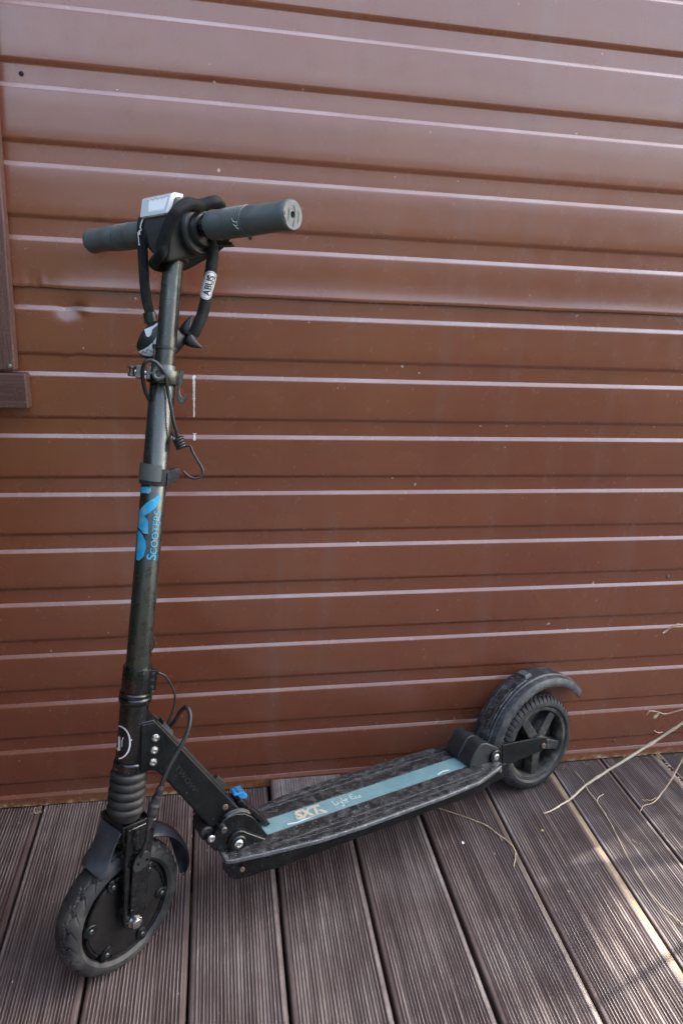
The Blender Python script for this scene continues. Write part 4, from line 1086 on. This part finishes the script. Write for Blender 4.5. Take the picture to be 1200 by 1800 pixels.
decal('eye_print', [z8([(275,395),(300,412),(330,398),(400,345),(480,285),(520,270),(500,320),(440,350),(385,398),(378,440),(360,480),(330,505),(300,485),(288,440)])], sh_b, 'white_print', sho, .0006, 3)
decal('teeth_print', stroke_polys([z8([(240,730),(255,695),(300,725),(318,668),(412,718),(400,640),(395,570)])], 1.0), sh_b, 'black_print', sho, .0011, 0)
tf = MB()
tc = nearstem((327,590), -.026); tu = nearstem((339,553), -.020); td = nearstem((357,612), -.018)
for tipp in (tu, td):
    sd = (tipp-tc); wv = sd.cross(vdir).normalized(); pts = []
    for t, wd, th in ((0,.0105,.0075),(.35,.0090,.0065),(.7,.0052,.0040),(1,.0006,.0006)):
        c_ = tc+sd*t + (tail-nose).normalized()*(-.004*math.sin(math.pi*t))
        pts.append((c_, wd, th))
    V = []; F_ = []; n2 = 14
    for c_, wd, th in pts:
        for j in range(n2): a = 2*math.pi*j/n2; V.append(c_+wv*wd*math.cos(a)+vdir*th*math.sin(a))
    for i in range(len(pts)-1):
        for j in range(n2): l = (j+1) % n2; F_.append((i*n2+j, i*n2+l, (i+1)*n2+l, (i+1)*n2+j))
    F_ += [tuple(range(n2))[::-1], tuple(range(3*n2, 4*n2))]
    tf.add(V, F_)
tfo = tf.build('tail_fin', 'shark_black', lock); sb_ = tfo.modifiers.new('sub', 'SUBSURF'); sb_.levels = 1; sb_.render_levels = 2
# name badge on the sleeve
sl_b = bvh_of(slo)
bc = Vector((366.3, 501.5)); bd = Vector((.235, -.972)).normalized(); bn = Vector((-bd.y, bd.x))
def stadium(L, w, n_=8):
    out = []
    for s, a0 in ((1, -90), (-1, 90)):
        for i in range(n_+1):
            a = R_(a0+180*i/n_); q = bc + bd*(s*(L/2-w/2) + (w/2)*math.cos(a)) + bn*((w/2)*math.sin(a)); out.append((q.x, q.y))
    return out
decal('badge', [stadium(51, 17.5)], sl_b, 'white_print', lock, .0014, 3)
decal('badge_line', stroke_polys([stadium(47, 14.2)+stadium(47, 14.2)[:1]], .8), sl_b, 'black_print', lock, .0019, 1)
o_ = bc - bd*18.0 + bn*4.8
text_decal('badge_lettering', 'ABUS', (o_.x, o_.y), (bd.x, bd.y), 9.4, sl_b, 'black_print', lock, off=.0020, ysx=1.13, bold=.02)
decal('reflective_thread', stroke_polys([[(256,379),(253.5,384),(252.5,381),(250,390),(248.5,393),(247,400),(248.5,404),(245.5,407),(246,412)]], 2.2), sl_b, 'white_print', lock, .0012, 1)
decal('reflective_thread', stroke_polys([[(243.5,409),(244.5,420),(245.5,431)]], 1.5), sl_b, 'white_print', lock, .0012, 1)

# web of silk on the cables (a few threads)
# ------------------------------------------------------------------ dry stalks and litter
def stalk(label, pts, rads, mat='dry_stem', cat='dry stalk', extra=()):
    root = empty('dry_stalk', (pts[-1][0], pts[-1][1], 0)); tag(root, label, cat, 'dry stalks lying at the wall foot')
    sp_, sr_ = smooth_path([Vector(p) for p in pts], rads, 9)
    hsh = len(label)
    sr_ = [r*(1+.28*noise.noise(Vector((i*.45, hsh, 0)))+(.35 if i % 13 == 6 else 0)) for i, r in enumerate(sr_)]
    sp_ = [p + Vector((noise.noise(Vector((i*.3, hsh, 5))), noise.noise(Vector((i*.3, hsh, 9))), 0))*.0011 for i, p in enumerate(sp_)]
    MB().tube(sp_, sr_, 8).build('stem', mat, root, sharp=60)
    for ep, er in extra: MB().tube([Vector(p) for p in ep], er, 6, res=5).build('twig', mat, root, sharp=60)
    return root
def gz(px, z): return on_z(px[0], px[1], z)
stalk('long pale dry stalk arching from the wall down to the decking',
      [gz((1240,1244),.20), gz((1200,1270),.155), gz((1150,1303),.105), gz((1080,1347),.055), gz((1030,1379),.025), gz((1005,1402),.010), gz((988,1413),.0045), gz((970,1424),.004), gz((955,1430),.004)],
      [.0030,.0029,.0028,.0026,.0024,.0020,.0017,.0014,.001], 'pale_stem', extra=[([gz((1163,1287),.110), gz((1155,1288),.112), gz((1149,1284),.116)], .0010)])
stalk('thin dry stalk with two short twigs where it touches the decking',
      [gz((1240,1270),.16), gz((1200,1332),.07), gz((1180,1368),.035), gz((1165,1390),.015), gz((1148,1410),.006), gz((1130,1417),.004), gz((1124,1428),.0035)],
      [.0020,.0018,.0016,.0015,.0013,.0010,.0008], 'dry_stem', extra=[([gz((1152,1402),.008), gz((1143,1407),.007), gz((1134,1405),.0065)], .0009)])
def wy(px, y): return on_y(px[0], px[1], y)
stalk('curled tip of a dry grass blade hanging in front of the wall',
      [wy((1260,1090),-.12), wy((1225,1090),-.10), wy((1200,1098.5),-.085), wy((1190,1098),-.08), wy((1178,1103),-.075), wy((1170,1109),-.07), wy((1164,1113),-.07)],
      [.0025,.0025,.0023,.0022,.0020,.0016,.0014], 'pale_stem')
stalk('short dry twig with a shrivelled bud in front of the wall foot',
      [wy((1260,1236),-.10), wy((1200,1247),-.09), wy((1170,1255),-.08), wy((1155,1251.5),-.08), wy((1142,1250),-.08), wy((1136,1256),-.08)],
      [.0014,.0013,.0012,.0012,.0011,.0008], 'dry_stem', extra=[([wy((1158,1252),-.08), wy((1153,1257),-.08), wy((1149,1261),-.08), wy((1150,1263),-.08)], [.0012,.0035,.0042,.0012]), ([wy((1145,1250),-.08), wy((1139,1249),-.08)], .0009)])
stalk('fine dry stalk lying on the decking from under the scooter platform',
      [gz((764,1419),.003), gz((805,1432),.003), gz((850,1449),.003), gz((875,1467),.003), gz((893,1480),.003), gz((904,1494),.003), gz((905,1508),.003), gz((902,1524),.003)],
      [.0007,.0009,.0011,.0012,.0012,.0012,.0011,.0006], 'dry_stem', extra=[([gz((876,1466),.003), gz((882,1478),.0026)], .0008)])
stalk('straight fine dry stalk lying across two decking boards near the right-hand stalks',
      [gz((1010,1356),.003), gz((1025,1374),.003), gz((1034,1391),.003), gz((1050,1411),.003), gz((1075,1452),.003), gz((1110,1520),.003), gz((1150,1580),.003), gz((1200,1626),.003), gz((1240,1665),.003)],
      [.0005,.0008,.0008,.0008,.0007,.0006,.0006,.0006,.0006], 'pale_stem', extra=[([gz((1049,1410),.003), gz((1051,1402),.004), gz((1060,1396),.003)], .0009)])
def flake(px, L, Wd, rot, label, seed, mat='dry_leaf'):
    p = on_z(px[0], px[1], .0012); rnd = random.Random(seed); V = []; F_ = []; n_ = 5
    for i in range(n_+1):
        t = i/n_; w = Wd*math.sin(math.pi*(.12+.80*t)); x = (t-.5)*L
        V += [(x, -w*(.8+.3*rnd.random()), .0012*rnd.random()+.001), (x, 0, .0), (x, w*(.8+.3*rnd.random()), .0016*rnd.random()+.001)]
    for i in range(n_): F_ += [(3*i,3*i+1,3*i+4,3*i+3),(3*i+1,3*i+2,3*i+5,3*i+4)]
    m = MB(); m.v = V; m.f = F_
    o = m.build('leaf_flake', mat, None, Matrix.Translation(p) @ Matrix.Rotation(rot, 4, 'Z'), recalc=False)
    s = o.modifiers.new('thick', 'SOLIDIFY'); s.thickness = .0005
    tag(o, label, 'leaf', 'dry flakes on the decking'); return o
flake((953,1461), .007, .0035, .5, 'small tan leaf flake lying on the decking in front of the rear wheel', 1)
flake((813,1482), .008, .0028, 1.2, 'whitish flake on the decking board below the fine dry stalk', 2, 'bird_white')
flake((1130,1408), .010, .0020, 2.2, 'thin splinter of dry straw beside the branched stalk', 3)
flake((1114,1480), .012, .0016, 2.0, 'curved straw splinter on the sunlit decking', 4)
# leaf mould packed in the open joint beside the wall
lt = MB(); rnd = random.Random(9)
for i in range(46):
    t = rnd.random()**1.3; px = (1154+46*t+rnd.uniform(-3,3), 1325+54*t+rnd.uniform(-3,3)); p = on_z(px[0], px[1], -.002+rnd.random()*.004)
    a = rnd.random()*6.3; L = rnd.uniform(.002,.005); w = rnd.uniform(.001,.0025); ca, sa = math.cos(a), math.sin(a)
    lt.add([p+Vector((ca*L,sa*L,rnd.uniform(0,.002))), p+Vector((-sa*w,ca*w,.001)), p+Vector((-ca*L,-sa*L,rnd.uniform(0,.002))), p+Vector((sa*w,-ca*w,.0005))], [(0,1,2,3)])
for i in range(30):
    px = (rnd.uniform(60,80), 1424+rnd.uniform(-4,6)); p = on_z(px[0], px[1], .001+rnd.random()*.002)
    a = rnd.random()*6.3; L = rnd.uniform(.001,.004); w = rnd.uniform(.0006,.0015); ca, sa = math.cos(a), math.sin(a)
    lt.add([p+Vector((ca*L,sa*L,.001)), p+Vector((-sa*w,ca*w,.001)), p+Vector((-ca*L,-sa*L,0)), p+Vector((sa*w,-ca*w,.0005))], [(0,1,2,3)])
for i in range(170):
    x = rnd.uniform(-.40, 1.10); p = Vector((x, -.003-abs(rnd.gauss(0, .012)), .0008+rnd.random()*.0012))
    if GL[3][0]-.01 < x < GL[4][0]+.01: continue
    a = rnd.random()*6.3; L = rnd.uniform(.0008,.0030); w = rnd.uniform(.0005,.0014); ca, sa = math.cos(a), math.sin(a)
    lt.add([p+Vector((ca*L,sa*L,.001)), p+Vector((-sa*w,ca*w,.001)), p+Vector((-ca*L,-sa*L,0)), p+Vector((sa*w,-ca*w,.0005))], [(0,1,2,3)])
o = lt.build('leaf_litter', 'dry_leaf', recalc=False); tag(o, 'dry leaf crumbs caught in the board joint at the wall foot', 'leaf litter', kind='stuff')

# ------------------------------------------------------------------ beyond the frame: plants that shade the scene, some added for that
def leaf_cloud(name, mat, parent, centers, count, size, seed):
    rnd = random.Random(seed); V = []; F_ = []
    for i in range(count):
        c, r3 = centers[rnd.randrange(len(centers))]
        while True:
            q = Vector((rnd.uniform(-1,1), rnd.uniform(-1,1), rnd.uniform(-1,1)))
            if q.length < 1: break
        p = Vector(c) + Vector((q.x*r3[0], q.y*r3[1], q.z*r3[2]))
        nrm = Vector((rnd.gauss(0,1), rnd.gauss(0,1), rnd.gauss(.6,1))).normalized(); a = nrm.orthogonal().normalized(); b = nrm.cross(a)
        th = rnd.random()*6.3; aa = a*math.cos(th)+b*math.sin(th); bb = nrm.cross(aa); s = size*rnd.uniform(.6,1.25)
        o = len(V); V += [tuple(p-aa*s), tuple(p+bb*s*.45), tuple(p+aa*s), tuple(p-bb*s*.45)]; F_.append((o,o+1,o+2,o+3))
    me = bpy.data.meshes.new(name); me.from_pydata(V, [], F_); me.materials.append(MAT[mat])
    return link(name, me, parent)
tc0 = Vector((.78, -.42, 0)) + sun_dir*6.8
tree = empty('garden_tree', (tc0.x+.35, tc0.y+1.45, -.16)); tag(tree, 'leafy garden tree beyond the end of the wall', 'tree')
TX, TY = tc0.x+.35, tc0.y+1.45
MB().tube([Vector((TX,TY,-.2)), Vector((TX+.05,TY,1.5)), Vector((TX-.05,TY+.05,3.0)), Vector((TX-.1,TY-.1,4.6)), Vector((TX-.15,TY-.2,5.8))], [.15,.13,.10,.06,.02], 12, res=4).build('trunk', 'bark', tree)
rnd = random.Random(44); cents = []
for i in range(20):
    a = rnd.random()*6.3; rr = rnd.uniform(.5,1.6); cpt = tc0+Vector((math.cos(a)*rr, math.sin(a)*rr, rnd.uniform(-1.5,1.4))); cents.append((cpt, (.65,.65,.5)))
    MB().tube([Vector((TX-.05,TY,max(1.6, cpt.z-1.3))), (Vector((TX,TY,cpt.z-.3))+cpt)/2, cpt], [.035,.020,.005], 7, res=3).build('limb', 'bark', tree)
leaf_cloud('crown', 'leaf_green', tree, cents, 3800, .10, 3)
# shrub at the wall corner whose bough shades a bar across the boards
shr = empty('corner_shrub', (1.62, -.10, -.16)); tag(shr, 'bare shrub standing at the corner of the wall', 'shrub')
MB().tube([Vector((1.62,-.10,-.16)), Vector((1.60,-.10,.2)), Vector((1.55,-.085,.42)), Vector((1.35,-.07,.50)), Vector((1.16,-.065,.50))], [.022,.020,.017,.014,.010], 10, res=5).build('stem', 'bark', shr)
MB().tube([Vector((1.60,-.10,.2)), Vector((1.66,-.12,.6)), Vector((1.72,-.10,1.0))], [.014,.010,.004], 8, res=4).build('stem', 'bark', shr)

# trough with hedge, added out of view at left to darken the wall
hd = empty('added_trough', (-.78, -.80, 0)); tag(hd, 'unseen box hedge in a wooden trough, added at the left to darken the wall', 'planter')
for z in (.004, .124, .244):
    MB().box(-.54, -.52, -1.55, -.06, z, z+.112).build('plank', 'trim_wood_flat', hd, bevel=.002)
    MB().box(-1.04, -1.02, -1.55, -.06, z, z+.112).build('plank', 'trim_wood_flat', hd, bevel=.002)
    MB().box(-1.018, -.542, -1.55, -1.53, z, z+.112).build('plank', 'trim_wood_flat', hd, bevel=.002)
    MB().box(-1.018, -.542, -.08, -.06, z, z+.112).build('plank', 'trim_wood_flat', hd, bevel=.002)
MB().box(-1.015, -.545, -1.525, -.085, .05, .31).build('soil', 'ground_soil', hd)
leaf_cloud('foliage', 'hedge_green', hd, [((-.78+dx, -.24-.26*i, z), (.22,.20,.20)) for i in range(5) for z in (.42, .62, .82, 1.02, 1.2) for dx in (-.12, .10)], 28000, .026, 11)
for i in range(5):
    MB().tube([Vector((-.80, -.30-.26*i, .30)), Vector((-.78, -.30-.26*i, .60)), Vector((-.82, -.28-.26*i, 1.05))], [.014,.010,.004], 8, res=3).build('stem', 'bark', hd)
# unseen hedge added behind the camera to block low sky from the wall foot
hg = empty('added_hedge', (0, -2.95, -.16)); tag(hg, 'unseen green hedge added along the front of the decking to shade the lower wall', 'hedge')
leaf_cloud('foliage', 'hedge_green', hg, [((-2.6+.5*i, -2.95, z), (.42,.26,.40)) for i in range(13) for z in (.1, .55, 1.0, 1.5)], 20000, .055, 21)
for i in range(9):
    MB().tube([Vector((-2.6+.75*i, -2.95, -.2)), Vector((-2.57+.75*i, -2.93, .6)), Vector((-2.62+.75*i, -2.97, 1.3))], [.03,.02,.008], 8, res=3).build('stem', 'bark', hg)
